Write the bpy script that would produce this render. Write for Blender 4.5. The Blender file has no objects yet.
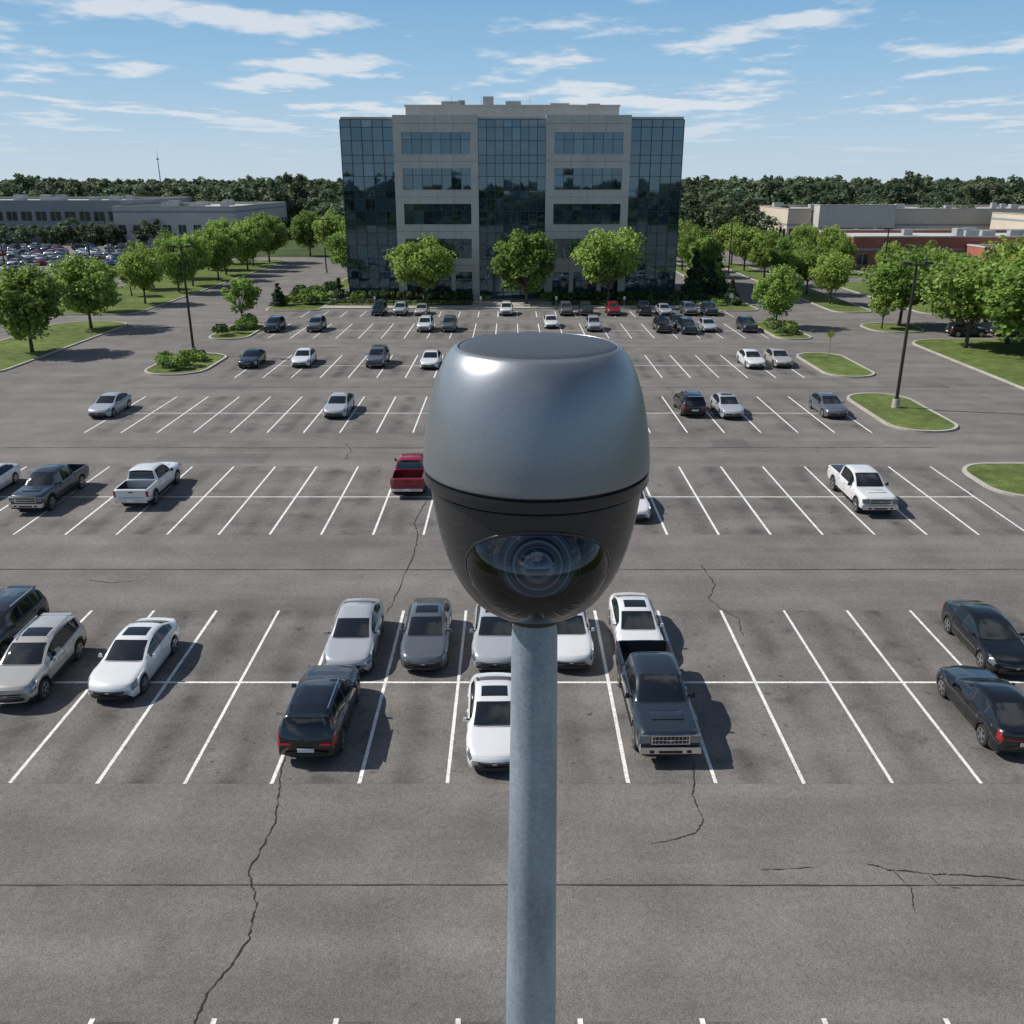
import bpy, math, random, bmesh
import numpy as np
from mathutils import Vector, Matrix
R = random.Random(7)
scene = bpy.context.scene
scene.view_settings.view_transform = 'Standard'
scene.view_settings.look = 'None'
scene.view_settings.exposure = 0
CAM_H = 17.56

# ------------------------------------------------------------------ materials
def mat(name, col, rough=0.6, metal=0.0, coat=0.0, noise=None, spec=0.5, bump=None, objcol=False):
    m = bpy.data.materials.new(name); m.use_nodes = True
    nt = m.node_tree; N = nt.nodes; Lk = nt.links
    b = N['Principled BSDF']
    b.inputs['Base Color'].default_value = (*col, 1)
    b.inputs['Roughness'].default_value = rough
    b.inputs['Metallic'].default_value = metal
    b.inputs['Coat Weight'].default_value = coat
    b.inputs['Coat Roughness'].default_value = 0.04
    b.inputs['Specular IOR Level'].default_value = spec
    tc = N.new('ShaderNodeTexCoord')
    if objcol:
        oi = N.new('ShaderNodeObjectInfo')
        Lk.new(oi.outputs['Color'], b.inputs['Base Color'])
    if noise:
        prev = None
        for (sc, lo, hi) in noise:
            n = N.new('ShaderNodeTexNoise'); n.inputs['Scale'].default_value = sc
            n.inputs['Detail'].default_value = 5
            Lk.new(tc.outputs['Object'], n.inputs['Vector'])
            mr = N.new('ShaderNodeMapRange')
            mr.inputs['From Min'].default_value = 0.3; mr.inputs['From Max'].default_value = 0.7
            mr.inputs['To Min'].default_value = lo; mr.inputs['To Max'].default_value = hi
            Lk.new(n.outputs['Fac'], mr.inputs['Value'])
            if prev is None: prev = mr.outputs[0]
            else:
                mm = N.new('ShaderNodeMath'); mm.operation = 'MULTIPLY'
                Lk.new(prev, mm.inputs[0]); Lk.new(mr.outputs[0], mm.inputs[1]); prev = mm.outputs[0]
        vm = N.new('ShaderNodeVectorMath'); vm.operation = 'SCALE'
        vm.inputs[0].default_value = col
        Lk.new(prev, vm.inputs['Scale']); Lk.new(vm.outputs[0], b.inputs['Base Color'])
    if bump:
        n = N.new('ShaderNodeTexNoise'); n.inputs['Scale'].default_value = bump[0]; n.inputs['Detail'].default_value = 3
        Lk.new(tc.outputs['Object'], n.inputs['Vector'])
        bp = N.new('ShaderNodeBump'); bp.inputs['Strength'].default_value = bump[1]; bp.inputs['Distance'].default_value = bump[2]
        Lk.new(n.outputs['Fac'], bp.inputs['Height']); Lk.new(bp.outputs[0], b.inputs['Normal'])
    return m

def leaf_mat(name, col, trans=0.3, var=.2, hue=(.497, .522)):
    m = bpy.data.materials.new(name); m.use_nodes = True
    nt = m.node_tree; N = nt.nodes; Lk = nt.links
    b = N['Principled BSDF']; out = N['Material Output']
    b.inputs['Roughness'].default_value = 0.6; b.inputs['Specular IOR Level'].default_value = 0.25
    at = N.new('ShaderNodeAttribute'); at.attribute_name = 'shade'
    oi = N.new('ShaderNodeObjectInfo')
    mr = N.new('ShaderNodeMapRange'); mr.inputs['To Min'].default_value = 1-var; mr.inputs['To Max'].default_value = 1+var
    Lk.new(oi.outputs['Random'], mr.inputs['Value'])
    mm = N.new('ShaderNodeMath'); mm.operation = 'MULTIPLY'
    Lk.new(at.outputs['Fac'], mm.inputs[0]); Lk.new(mr.outputs[0], mm.inputs[1])
    vm = N.new('ShaderNodeVectorMath'); vm.operation = 'SCALE'; vm.inputs[0].default_value = col
    Lk.new(mm.outputs[0], vm.inputs['Scale'])
    hs = N.new('ShaderNodeHueSaturation')
    hm = N.new('ShaderNodeMath'); hm.operation = 'MULTIPLY'; hm.inputs[1].default_value = 17.3; Lk.new(oi.outputs['Random'], hm.inputs[0])
    hf = N.new('ShaderNodeMath'); hf.operation = 'FRACT'; Lk.new(hm.outputs[0], hf.inputs[0])
    mh = N.new('ShaderNodeMapRange'); mh.inputs['To Min'].default_value = hue[0]; mh.inputs['To Max'].default_value = hue[1]
    Lk.new(hf.outputs[0], mh.inputs['Value']); Lk.new(mh.outputs[0], hs.inputs['Hue'])
    Lk.new(vm.outputs[0], hs.inputs['Color'])
    Lk.new(hs.outputs[0], b.inputs['Base Color'])
    t = N.new('ShaderNodeBsdfTranslucent'); Lk.new(hs.outputs[0], t.inputs['Color'])
    mx = N.new('ShaderNodeMixShader'); mx.inputs[0].default_value = trans
    Lk.new(b.outputs[0], mx.inputs[1]); Lk.new(t.outputs[0], mx.inputs[2]); Lk.new(mx.outputs[0], out.inputs['Surface'])
    return m

def asphalt_mat(name, col, stalls=False):
    m = bpy.data.materials.new(name); m.use_nodes = True
    nt = m.node_tree; N = nt.nodes; Lk = nt.links
    b = N['Principled BSDF']; b.inputs['Roughness'].default_value = 0.9; b.inputs['Specular IOR Level'].default_value = 0.25
    tc = N.new('ShaderNodeTexCoord')
    def nz(sc, lo, hi, det=4, vec=None, fmin=.3, fmax=.7):
        n = N.new('ShaderNodeTexNoise'); n.inputs['Scale'].default_value = sc; n.inputs['Detail'].default_value = det
        Lk.new(vec or tc.outputs['Object'], n.inputs['Vector'])
        mr = N.new('ShaderNodeMapRange'); mr.inputs['From Min'].default_value = fmin; mr.inputs['From Max'].default_value = fmax
        mr.inputs['To Min'].default_value = lo; mr.inputs['To Max'].default_value = hi
        Lk.new(n.outputs['Fac'], mr.inputs['Value']); return mr.outputs[0]
    def mth(op, a, b2=None):
        n = N.new('ShaderNodeMath'); n.operation = op
        for i, q in enumerate((a, b2)):
            if q is None: continue
            if isinstance(q, (int, float)): n.inputs[i].default_value = q
            else: Lk.new(q, n.inputs[i])
        return n.outputs[0]
    mp = N.new('ShaderNodeMapping'); mp.inputs['Scale'].default_value = (0.10, 1.0, 1.0)
    Lk.new(tc.outputs['Object'], mp.inputs['Vector'])
    outs = [nz(0.05, .84, 1.12), nz(0.4, .86, 1.10, 6), nz(5, .91, 1.09, 4), nz(34, .60, 1.44, 3), nz(0.55, .84, 1.12, 5, mp.outputs[0])]
    if stalls:
        outs.append(nz(.75, 1.0, .62, 6, None, .56, .74)); outs.append(nz(2.4, 1.0, .5, 3, None, .65, .73))
        sp = N.new('ShaderNodeSeparateXYZ'); Lk.new(tc.outputs['Object'], sp.inputs[0])
        f = mth('FRACT', mth('DIVIDE', mth('ADD', sp.outputs[0], 274.0), 2.72))
        d = mth('ABSOLUTE', mth('SUBTRACT', f, .5))
        mr = N.new('ShaderNodeMapRange'); mr.interpolation_type = 'SMOOTHSTEP'; mr.inputs['From Min'].default_value = .02; mr.inputs['From Max'].default_value = .30
        mr.inputs['To Min'].default_value = 1.0; mr.inputs['To Max'].default_value = 0.0; Lk.new(d, mr.inputs['Value'])
        outs.append(mth('SUBTRACT', 1.0, mth('MULTIPLY', mr.outputs[0], nz(.45, 0.0, .42, 5))))
    else: outs.append(nz(.5, 1.0, .8, 6, None, .60, .78))
    prev = outs[0]
    for o in outs[1:]: prev = mth('MULTIPLY', prev, o)
    vm = N.new('ShaderNodeVectorMath'); vm.operation = 'SCALE'; vm.inputs[0].default_value = col
    Lk.new(prev, vm.inputs['Scale']); Lk.new(vm.outputs[0], b.inputs['Base Color'])
    n = N.new('ShaderNodeTexNoise'); n.inputs['Scale'].default_value = 40; n.inputs['Detail'].default_value = 2
    Lk.new(tc.outputs['Object'], n.inputs['Vector'])
    bp = N.new('ShaderNodeBump'); bp.inputs['Strength'].default_value = .6; bp.inputs['Distance'].default_value = .012
    Lk.new(n.outputs['Fac'], bp.inputs['Height']); Lk.new(bp.outputs[0], b.inputs['Normal'])
    return m

M_asph = asphalt_mat('asphalt', (0.168, 0.157, 0.147))
M_stall = asphalt_mat('asphalt_stalls', (0.166, 0.156, 0.147), True)
M_patch = asphalt_mat('asphalt_patch', (0.140, 0.132, 0.125))
M_paint = mat('line_paint', (0.78, 0.78, 0.75), .7, noise=[(3.0, .8, 1.08), (14, .66, 1.2)])
M_crack = mat('crack_fill', (0.022, 0.020, 0.018), .8)
M_seam = mat('seam_tar', (0.05, 0.047, 0.043), .8)
M_kerb = mat('kerb_concrete', (0.42, 0.40, 0.35), .85, noise=[(.6, .8, 1.1), (6, .85, 1.1)])
M_grass = mat('lawn', (0.128, 0.168, 0.052), .95, noise=[(.12, .75, 1.2), (.9, .7, 1.2), (7, .65, 1.35)], spec=.1, bump=(12, .8, .1))
M_mulch = mat('mulch', (0.07, 0.06, 0.035), .95, noise=[(1.5, .6, 1.4)])
M_field = mat('field', (0.06, 0.085, 0.03), .95, noise=[(.01, .7, 1.3), (.1, .7, 1.3)], spec=.1)
M_side = mat('pavement_concrete', (0.38, 0.36, 0.32), .85, noise=[(.5, .85, 1.1), (5, .9, 1.08)])
M_body = mat('car_paint', (.5, .5, .5), .25, .2, 1.0, objcol=True)
M_glass = mat('car_glass', (0.010, 0.013, 0.016), .03, 0, 0, spec=.8)
M_tyre = mat('tyre', (0.018, 0.018, 0.018), .8)
M_rim = mat('alloy', (0.5, 0.5, 0.52), .3, .9)
M_black = mat('black_trim', (0.015, 0.015, 0.016), .5)
M_chrome = mat('chrome', (0.72, 0.72, 0.74), .18, 1.0)
M_head = mat('headlamp', (0.22, 0.24, 0.27), .08, .6, 1.0)
M_tail = mat('tail_lamp', (0.28, 0.01, 0.012), .15, 0, 1.0)
M_plate = mat('plate', (0.7, 0.7, 0.68), .5)
CARM = [M_body, M_glass, M_tyre, M_rim, M_black, M_chrome, M_head, M_tail, M_plate]
BODY, GLASS, TYRE, RIM, BLACK, CHROME, HEADL, TAIL, PLATE = range(9)
M_bark = mat('bark', (0.10, 0.08, 0.06), .9, noise=[(4, .6, 1.3)])
M_leaf = leaf_mat('leaf_spring', (0.255, 0.345, 0.078), .45)
M_leafd = leaf_mat('leaf_forest', (0.125, 0.165, 0.088), .35, .38, (.485, .535))  # leaf colour greyed and blued slightly, standing in for distance haze
M_ever = leaf_mat('leaf_evergreen', (0.042, 0.075, 0.032), .15)
M_shrub = leaf_mat('leaf_shrub', (0.085, 0.13, 0.04), .25)

# ------------------------------------------------------------------ mesh builder
class MB:
    def __init__(s): s.v = []; s.f = []; s.m = []; s.sm = []
    def box(s, x0, x1, y0, y1, z0, z1, m=0, tap=0):
        o = len(s.v)
        s.v += [(x0, y0, z0), (x1, y0, z0), (x1, y1, z0), (x0, y1, z0), (x0+tap, y0+tap, z1), (x1-tap, y0+tap, z1), (x1-tap, y1-tap, z1), (x0+tap, y1-tap, z1)]
        for q in [(0, 3, 2, 1), (4, 5, 6, 7), (0, 1, 5, 4), (1, 2, 6, 5), (2, 3, 7, 6), (3, 0, 4, 7)]:
            s.f.append(tuple(o+i for i in q)); s.m.append(m); s.sm.append(False)
    def poly(s, pts, m=0, smooth=False):
        o = len(s.v); s.v += [tuple(p) for p in pts]; s.f.append(tuple(range(o, o+len(pts)))); s.m.append(m); s.sm.append(smooth)
    def tube(s, p0, p1, r0, r1, n=8, m=0, caps=True):
        p0 = Vector(p0); p1 = Vector(p1); d = (p1-p0).normalized()
        a = d.orthogonal().normalized(); b = d.cross(a)
        o = len(s.v)
        for p, r in ((p0, r0), (p1, r1)):
            for i in range(n):
                t = 2*math.pi*i/n; s.v.append(tuple(p+a*(r*math.cos(t))+b*(r*math.sin(t))))
        for i in range(n):
            j = (i+1) % n; s.f.append((o+i, o+j, o+n+j, o+n+i)); s.m.append(m); s.sm.append(True)
        if caps:
            s.f.append(tuple(o+i for i in reversed(range(n)))); s.m.append(m); s.sm.append(False)
            s.f.append(tuple(o+n+i for i in range(n))); s.m.append(m); s.sm.append(False)
    def revolve(s, prof, c, n=64, m=0):
        o = len(s.v)
        for r, z in prof:
            for i in range(n):
                t = 2*math.pi*i/n; s.v.append((c[0]+r*math.cos(t), c[1]+r*math.sin(t), z))
        for k in range(len(prof)-1):
            for i in range(n):
                j = (i+1) % n
                s.f.append((o+k*n+i, o+(k+1)*n+i, o+(k+1)*n+j, o+k*n+j)); s.m.append(m); s.sm.append(True)
    def mesh(s, name, mats, sharp=35):
        me = bpy.data.meshes.new(name); me.from_pydata(s.v, [], s.f)
        for mm in mats: me.materials.append(mm)
        me.polygons.foreach_set('material_index', s.m); me.polygons.foreach_set('use_smooth', s.sm)
        me.update()
        if sharp and any(s.sm): me.set_sharp_from_angle(angle=math.radians(sharp))
        return me
def link(name, me, loc=(0, 0, 0), rot=0, parent=None, scale=None):
    o = bpy.data.objects.new(name, me); scene.collection.objects.link(o)
    o.location = loc; o.rotation_euler = (0, 0, rot)
    if scale: o.scale = scale if not isinstance(scale, (int, float)) else (scale,)*3
    if parent: o.parent = parent
    return o
def empty(name, loc=(0, 0, 0)):
    e = bpy.data.objects.new(name, None); scene.collection.objects.link(e); e.location = loc; return e

# ------------------------------------------------------------------ ground
b = MB(); b.poly([(-6000, -3000, 0), (6000, -3000, 0), (6000, 9000, 0), (-6000, 9000, 0)]); link('ground', b.mesh('ground', [M_field]))
b = MB()
for (x0, x1, y0, y1) in [(-70, 75, -90, 232), (-260, -70, 125, 282), (75, 220, 120, 190), (75, 210, 232, 300), (44, 75, 232, 300), (-260, -70, 40, 84)]:
    b.poly([(x0, y0, .01), (x1, y0, .01), (x1, y1, .01), (x0, y1, .01)])
link('parking_lot', b.mesh('parking_lot', [M_asph]))
rows = [(23.35, 35.36), (44.35, 56.5), (65.0, 77.0), (85.0, 97.0), (108.0, 120.0), (126.0, 132.0)]
ext = [(-62, 62), (-50, 29.0), (-32.5, 27.6), (-28.5, 29.6), (-31, 31), (-31, 31)]
b = MB()
for (y0, y1), (x0, x1) in zip(rows, ext):
    b.poly([(x0, y0, .014), (x1, y0, .014), (x1, y1, .014), (x0, y1, .014)])
b.poly([(-62, 3, .014), (62, 3, .014), (62, 14.9, .014), (-62, 14.9, .014)])
link('stall_paving', b.mesh('stall_paving', [M_stall]))
b = MB()
for (x0, x1, y0, y1) in [(-24, -16.5, 57.3, 59.6), (14.2, 16.9, 60.9, 63.3), (-3.5, 3.0, 79.5, 82.5), (34, 40, 80.5, 83.5), (-30, -24, 80, 82.3), (2, 9, 100.5, 103.8)]:
    b.poly([(x0, y0, .0165), (x1, y0+.06, .0165), (x1-.05, y1, .0165), (x0+.04, y1-.05, .0165)])
link('asphalt_patches', b.mesh('asphalt_patches', [M_patch]))
def lines_for(i):
    x0, x1 = ext[i]; P = 2.72
    if i in (0, 1, 2):
        left, right = ((-2.0, 3.6), (-4.66, 8.2), (-7.4, 10.3))[i]
        n = round((right-left)/P)
        xs = [left-P*k for k in range(30)] + [left+(right-left)/n*k for k in range(1, n)] + [right+(P+.03)*k for k in range(20)]
    else: xs = [-2.0+P*k for k in range(-30, 30)]
    return [x for x in xs if x0-.1 <= x <= x1+.1]
b = MB(); LZ = .0195; w = .058
for i, (y0, y1) in enumerate(rows):
    xs = lines_for(i)
    for x in xs:
        jx = R.uniform(-.03, .03); ww = w*R.uniform(.92, 1.1)
        b.poly([(x-ww+jx, y0+R.uniform(-.05, .05), LZ), (x+ww+jx, y0, LZ), (x+ww, y1, LZ), (x-ww, y1, LZ)])
    if i < 5:
        ym = (y0+y1)/2; b.poly([(min(xs), ym-w, LZ+.003), (max(xs), ym-w, LZ+.003), (max(xs), ym+w, LZ+.003), (min(xs), ym+w, LZ+.003)])
for k in range(-22, 23):
    x = -1.2+2.72*k; b.poly([(x-w, 3, LZ), (x+w, 3, LZ), (x+w, 14.98, LZ), (x-w, 14.98, LZ)])
for k in range(14):
    a0 = math.radians(150+k*5); a1 = math.radians(155+k*5)
    q = []
    for (a, r) in ((a0, 6.0), (a1, 6.0), (a1, 6.1), (a0, 6.1)): q.append((-36+r*math.cos(a), 66+r*math.sin(a), LZ))
    b.poly(q)
for X0 in range(-215, -72, 3):
    for yy in (150, 167, 184, 201, 218, 235, 252):
        b.poly([(X0-.07, yy, LZ), (X0+.07, yy, LZ), (X0+.07, yy+10.5, LZ), (X0-.07, yy+10.5, LZ)])
link('parking_lines', b.mesh('parking_lines', [M_paint]))

def ribbon(b, pts, w0, w1, z, sub=10, jit=.1, m=0):
    P = []; wx = wy = 0
    for k in range(len(pts)-1):
        for s in range(sub):
            t = s/sub; wx = wx*.6+R.uniform(-jit, jit); wy = wy*.6+R.uniform(-jit, jit)*.8
            P.append([pts[k][0]*(1-t)+pts[k+1][0]*t+wx, pts[k][1]*(1-t)+pts[k+1][1]*t+wy])
    P.append(list(pts[-1])); n = len(P)
    L = []; Rr = []
    for i, p in enumerate(P):
        a = P[max(0, i-1)]; c = P[min(n-1, i+1)]
        d = Vector((c[0]-a[0], c[1]-a[1])).normalized(); q = Vector((-d.y, d.x))
        ww = (w0+(w1-w0)*i/n)*R.uniform(.35, 1.6)
        if i in (0, n-1): ww *= .2
        L.append((p[0]+q.x*ww, p[1]+q.y*ww, z)); Rr.append((p[0]-q.x*ww, p[1]-q.y*ww, z))
    for i in range(n-1): b.poly([Rr[i], Rr[i+1], L[i+1], L[i]], m)
b = MB(); CZ = .027
ribbon(b, [(-7.4, 24.8), (-7.2, 23.2), (-6.9, 21.5), (-7.15, 19.6), (-6.6, 18.4), (-6.5, 17.2), (-7.0, 15.6), (-7.1, 14), (-7.3, 11)], .014, .020, CZ, 16, .035)
ribbon(b, [(-5.5, 56), (-5.0, 50), (-5.3, 46), (-4.9, 43), (-5.2, 37), (-5.5, 35)], .022, .016, CZ, 14, .06)
ribbon(b, [(9.2, 40.5), (9.4, 38), (8.8, 36.5), (9.6, 34.5), (9.5, 33)], .020, .014, CZ, 14, .06)
ribbon(b, [(5.9, 24.5), (5.5, 22.8), (5.6, 21.6), (5.3, 21.1), (4.6, 20.8), (3.9, 20.6)], .016, .010, CZ, 12, .03)
ribbon(b, [(9.7, 19.85), (10.3, 19.6), (11.4, 19.45), (12.3, 19.4), (14, 19.2), (16, 19.3)], .016, .016, CZ, 14, .035)
ribbon(b, [(10.3, 19.6), (10.55, 18.9), (10.3, 18.1)], .012, .008, CZ, 9, .03)
ribbon(b, [(11.2, 19.45), (11.3, 19.1), (11.9, 18.9)], .010, .006, CZ, 6, .03)
ribbon(b, [(6.7, 19.6), (8.3, 19.7)], .010, .008, CZ, 14, .02)
ribbon(b, [(-12, 62), (-11, 60), (-11.4, 58)], .02, .02, CZ, 8, .1)
ribbon(b, [(14, 81), (14.5, 79), (13.9, 78)], .03, .02, CZ, 8, .1)
ribbon(b, [(-20, 38.6), (-18.7, 38.2), (-17, 38.7)], .015, .01, CZ, 9, .05)
ribbon(b, [(-62, 19.12), (-30, 19.02), (0, 19.05), (30, 19.0), (62, 19.1)], .017, .017, CZ, 60, .012, 1)
ribbon(b, [(-62, 39.9), (0, 39.75), (62, 39.9)], .03, .03, CZ, 80, .015, 1)
ribbon(b, [(-36, 61.0), (0, 60.9), (30, 61)], .03, .03, CZ, 60, .02, 1)
ribbon(b, [(-40, 80.9), (0, 80.8), (40, 81)], .03, .03, CZ, 60, .02, 1)
ribbon(b, [(-40, 102), (0, 101.8), (40, 102)], .035, .035, CZ, 60, .02, 1)
link('pavement_cracks', b.mesh('pavement_cracks', [M_crack, M_seam]))
# ------------------------------------------------------------------ islands
def rrect(x0, x1, y0, y1, r, n=7):
    r = min(r, (x1-x0)/2-.01, (y1-y0)/2-.01); pts = []
    for (cx, cy, a) in ((x1-r, y1-r, 0), (x0+r, y1-r, 90), (x0+r, y0+r, 180), (x1-r, y0+r, 270)):
        for k in range(n+1):
            t = math.radians(a+90*k/n); pts.append((cx+r*math.cos(t), cy+r*math.sin(t)))
    return pts
def island(x0, x1, y0, y1, r=2.0, top=M_grass, name='grass_island', kw=.25):
    o = rrect(x0, x1, y0, y1, r); i_ = rrect(x0+kw, x1-kw, y0+kw, y1-kw, max(r-kw, .1)); n = len(o)
    b = MB(); h = .15
    for k in range(n):
        j = (k+1) % n
        b.poly([(*o[k], .005), (*o[j], .005), (*o[j], h), (*o[k], h)], 0)
        b.poly([(*o[k], h), (*o[j], h), (*i_[j], h), (*i_[k], h)], 0)
        b.poly([(*i_[k], h), (*i_[j], h), (*i_[j], h-.03), (*i_[k], h-.03)], 0)
    b.poly([(*p, h-.03) for p in i_], 1)
    return link(name, b.mesh(name, [M_kerb, top]))
ISL = [(-60, -50, 85, 121.5, 4), (-70, -53, 128, 222, 3), (-36.4, -30.2, 86, 97.8, 3), (-36.5, -31.6, 107, 119, 2.2), (-36, -28, 132, 156, 2),
       (28.7, 34.2, 65, 78, 2.6), (30.3, 35.4, 85, 98, 2.5), (31.5, 36, 107, 121, 2), (28.9, 62, 50, 57, 2.4), (46, 75, 76, 107, 4), (45, 52, 112, 120, 3), (29, 36, 132, 160, 2),
       (46, 52, 130, 215, 2.5), (58, 75, 128, 172, 3), (-32, -28, 160, 225, 2), (34, 38, 165, 225, 2), (62, 72, 180, 225, 3)]
for I in ISL: island(*I)
island(-28, 29, 134.6, 137.4, .3, M_side, 'pavement', .15)
island(-28, 29, 137.5, 146.3, .3, M_grass, 'front_lawn', .15)
island(-27.8, 28.8, 142.2, 146.2, .3, M_mulch, 'planting_bed', .02)
bpy.data.objects['planting_bed'].location.z = .02
island(-6, 6, 137.6, 146.25, .3, M_side, 'entrance_plaza', .15)
bpy.data.objects['entrance_plaza'].location.z = .03

# ------------------------------------------------------------------ cars
def make_car(kind, roof=False):
    b = MB()
    if kind == 'sedan':
        L = 4.8; Hh = 1.46
        top = [(-2.4, .56), (-2.37, .66), (-2.28, .74), (-2.1, .80), (-1.8, .86), (-1.4, .915), (-1.1, .955), (-.98, .975), (-.75, 1.10), (-.5, 1.225), (-.25, 1.33), (0, 1.40), (.3, 1.445), (.6, 1.455), (.9, 1.44), (1.2, 1.39), (1.5, 1.29), (1.8, 1.165), (2.0, 1.09), (2.15, 1.07), (2.3, 1.05), (2.36, .98), (2.4, .82)]
        belt = [(-2.4, .55), (-2.28, .68), (-1.8, .79), (-1.4, .85), (-.9, .90), (.5, .945), (1.8, 1.0), (2.2, .98), (2.34, .92), (2.4, .78)]
        wid = [(-2.4, .74), (-2.34, .80), (-2.15, .86), (-1.9, .895), (-1.4, .915), (0, .92), (1.5, .92), (2.0, .89), (2.25, .85), (2.36, .82), (2.4, .78)]
        bot = [(-2.4, .34), (-2.3, .22), (-1.9, .19), (1.9, .2), (2.3, .26), (2.4, .4)]
        wheels = (-1.45, 1.40); wr = .335; ar = .385; nose = .30; tail = .16
        ws = (-.98, -.12); rw = (1.22, 1.92); side = (-.66, 1.66); pil = [(.30, .38), (1.20, 1.27)]
    elif kind == 'suv':
        L = 4.7; Hh = 1.68
        top = [(-2.35, .72), (-2.32, .86), (-2.22, .95), (-2.0, 1.0), (-1.6, 1.05), (-1.2, 1.09), (-1.02, 1.12), (-.75, 1.30), (-.5, 1.45), (-.25, 1.56), (0, 1.63), (.4, 1.675), (.9, 1.68), (1.4, 1.66), (1.85, 1.61), (1.95, 1.57), (2.1, 1.36), (2.22, 1.14), (2.28, 1.02), (2.33, .9), (2.35, .75)]
        belt = [(-2.35, .70), (-2.22, .86), (-1.6, .96), (-.9, 1.03), (.5, 1.06), (1.7, 1.12), (2.1, 1.12), (2.22, 1.06), (2.3, .95), (2.35, .72)]
        wid = [(-2.35, .78), (-2.28, .84), (-2.1, .89), (-1.8, .925), (-1.3, .94), (0, .945), (1.6, .94), (2.0, .92), (2.25, .88), (2.35, .82)]
        bot = [(-2.35, .42), (-2.25, .28), (-1.9, .25), (1.9, .25), (2.25, .32), (2.35, .42)]
        wheels = (-1.42, 1.38); wr = .365; ar = .42; nose = .24; tail = .14
        ws = (-1.02, -.22); rw = (1.95, 2.18); side = (-.66, 1.84); pil = [(.26, .34), (1.14, 1.22)]
    else:
        L = 5.8; Hh = 1.9
        top = [(-2.9, .92), (-2.88, 1.08), (-2.8, 1.15), (-2.3, 1.2), (-1.5, 1.24), (-1.32, 1.25), (-1.05, 1.47), (-.8, 1.66), (-.55, 1.79), (-.3, 1.855), (.1, 1.89), (.6, 1.89), (.88, 1.86), (1.0, 1.8), (1.08, 1.3), (1.1, 1.25), (2.85, 1.25), (2.9, 1.2)]
        belt = [(-2.9, .9), (-2.85, 1.02), (-2.6, 1.10), (-1.3, 1.17), (.5, 1.19), (1.0, 1.21), (2.9, 1.19)]
        wid = [(-2.9, .9), (-2.82, .96), (-2.6, .99), (-2, 1.0), (2.5, 1.0), (2.8, .985), (2.9, .96)]
        bot = [(-2.9, .5), (-2.8, .44), (-2, .42), (2.6, .44), (2.9, .52)]
        wheels = (-1.95, 1.78); wr = .42; ar = .49; nose = .10; tail = 0
        ws = (-1.32, -.50); rw = (1.0, 1.08); side = (-1.0, .88); pil = [(-.04, .06)]
    ys = set()
    for k in (top, belt, wid, bot): ys |= {round(p[0], 3) for p in k}
    for wy in wheels:
        for k in range(-8, 9): ys.add(round(wy+ar*math.sin(math.pi/2*k/8), 3))
        ys.add(round(wy-ar-.012, 3)); ys.add(round(wy+ar+.012, 3))
    for t in (ws, rw, side, *pil): ys |= {round(t[0], 3), round(t[1], 3)}
    ys |= {round(-L/2+.46, 3), round(L/2-.2, 3)}
    if roof: ys |= {.12, .75}
    st = [(y, False) for y in sorted(ys)]
    if kind == 'pickup':
        st = [(y, False) for y, _ in st if y <= 1.1] + [(1.16, False), (1.162, True)] + [(y, True) for y, _ in st if 1.17 < y < 2.8] + [(2.8, True), (2.802, False)] + [(y, False) for y, _ in st if y > 2.81]
    ip = lambda k, y: float(np.interp(y, [p[0] for p in k], [p[1] for p in k]))
    W = ip(wid, 0)
    def shift(y, x, v):
        q = (abs(x)/W)**2.2; d = 0
        f = max(0, min(1, (-L/2+.5-y)/.5)); d += nose*f*q
        g = max(0, min(1, (y-(L/2-.45))/.45)); d -= tail*g*q
        if v >= 5:
            f2 = max(0, min(1, (.35-y)/.5)); fn = 1-f
            d += .13*f2*fn*q
            if kind == 'sedan': g2 = max(0, min(1, (y-.9)/.5)); d -= .12*g2*(1-g)*q
        return d
    sections = []
    for y, bed in st:
        t = ip(top, y); s = min(ip(belt, y), t-.005); w = ip(wid, y); bt = ip(bot, y)
        for wy in wheels:
            if abs(y-wy) <= ar+.001: bt = max(bt, wr+math.sqrt(max(0, ar*ar-(y-wy)**2)))
        c = max(0, min(1, (t-s-.06)/(Hh-s-.06))); c = c**.9
        bt = min(bt, s-.05); h = s-bt
        e = min(1, (t-s)/.06)
        sec = [(w*.93, bt), (w*.98, bt+.10*h), (w*.992, bt+.36*h), (w, bt+.66*h), (w*.972, bt+.90*h), (w*.935, s+.006*e), (w*.905, s+min(.025, (t-s)*.4)),
               (w*(.85-.13*c), t-.085*c-.014*e), (w*(.76-.13*c), t-.034*c-.006*e), (w*(.58-.1*c), t-.012*c-.010*e*(1-c)), (w*.30, t-.003), (0, t)]
        if bed:
            sec[5] = (w*.97, s+.01); sec[6] = (w*.95, s+.035); sec[7] = (w*.875, s+.035); sec[8] = (w*.86, .78); sec[9] = (w*.5, .78); sec[10] = (w*.3, .78); sec[11] = (0, .78)
        sections.append((y, sec, bed))
    ns = 12; nv = 2*ns-1; o = len(b.v)
    for y, sec, bed in sections:
        full = [(x, z, i) for i, (x, z) in enumerate(sec)] + [(-x, z, ns-2-i) for i, (x, z) in enumerate(reversed(sec[:-1]))]
        for x, z, i in full: b.v.append((x, y+(0 if (bed or kind == 'pickup' and y > .9) else shift(y, x, i)), z))
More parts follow.
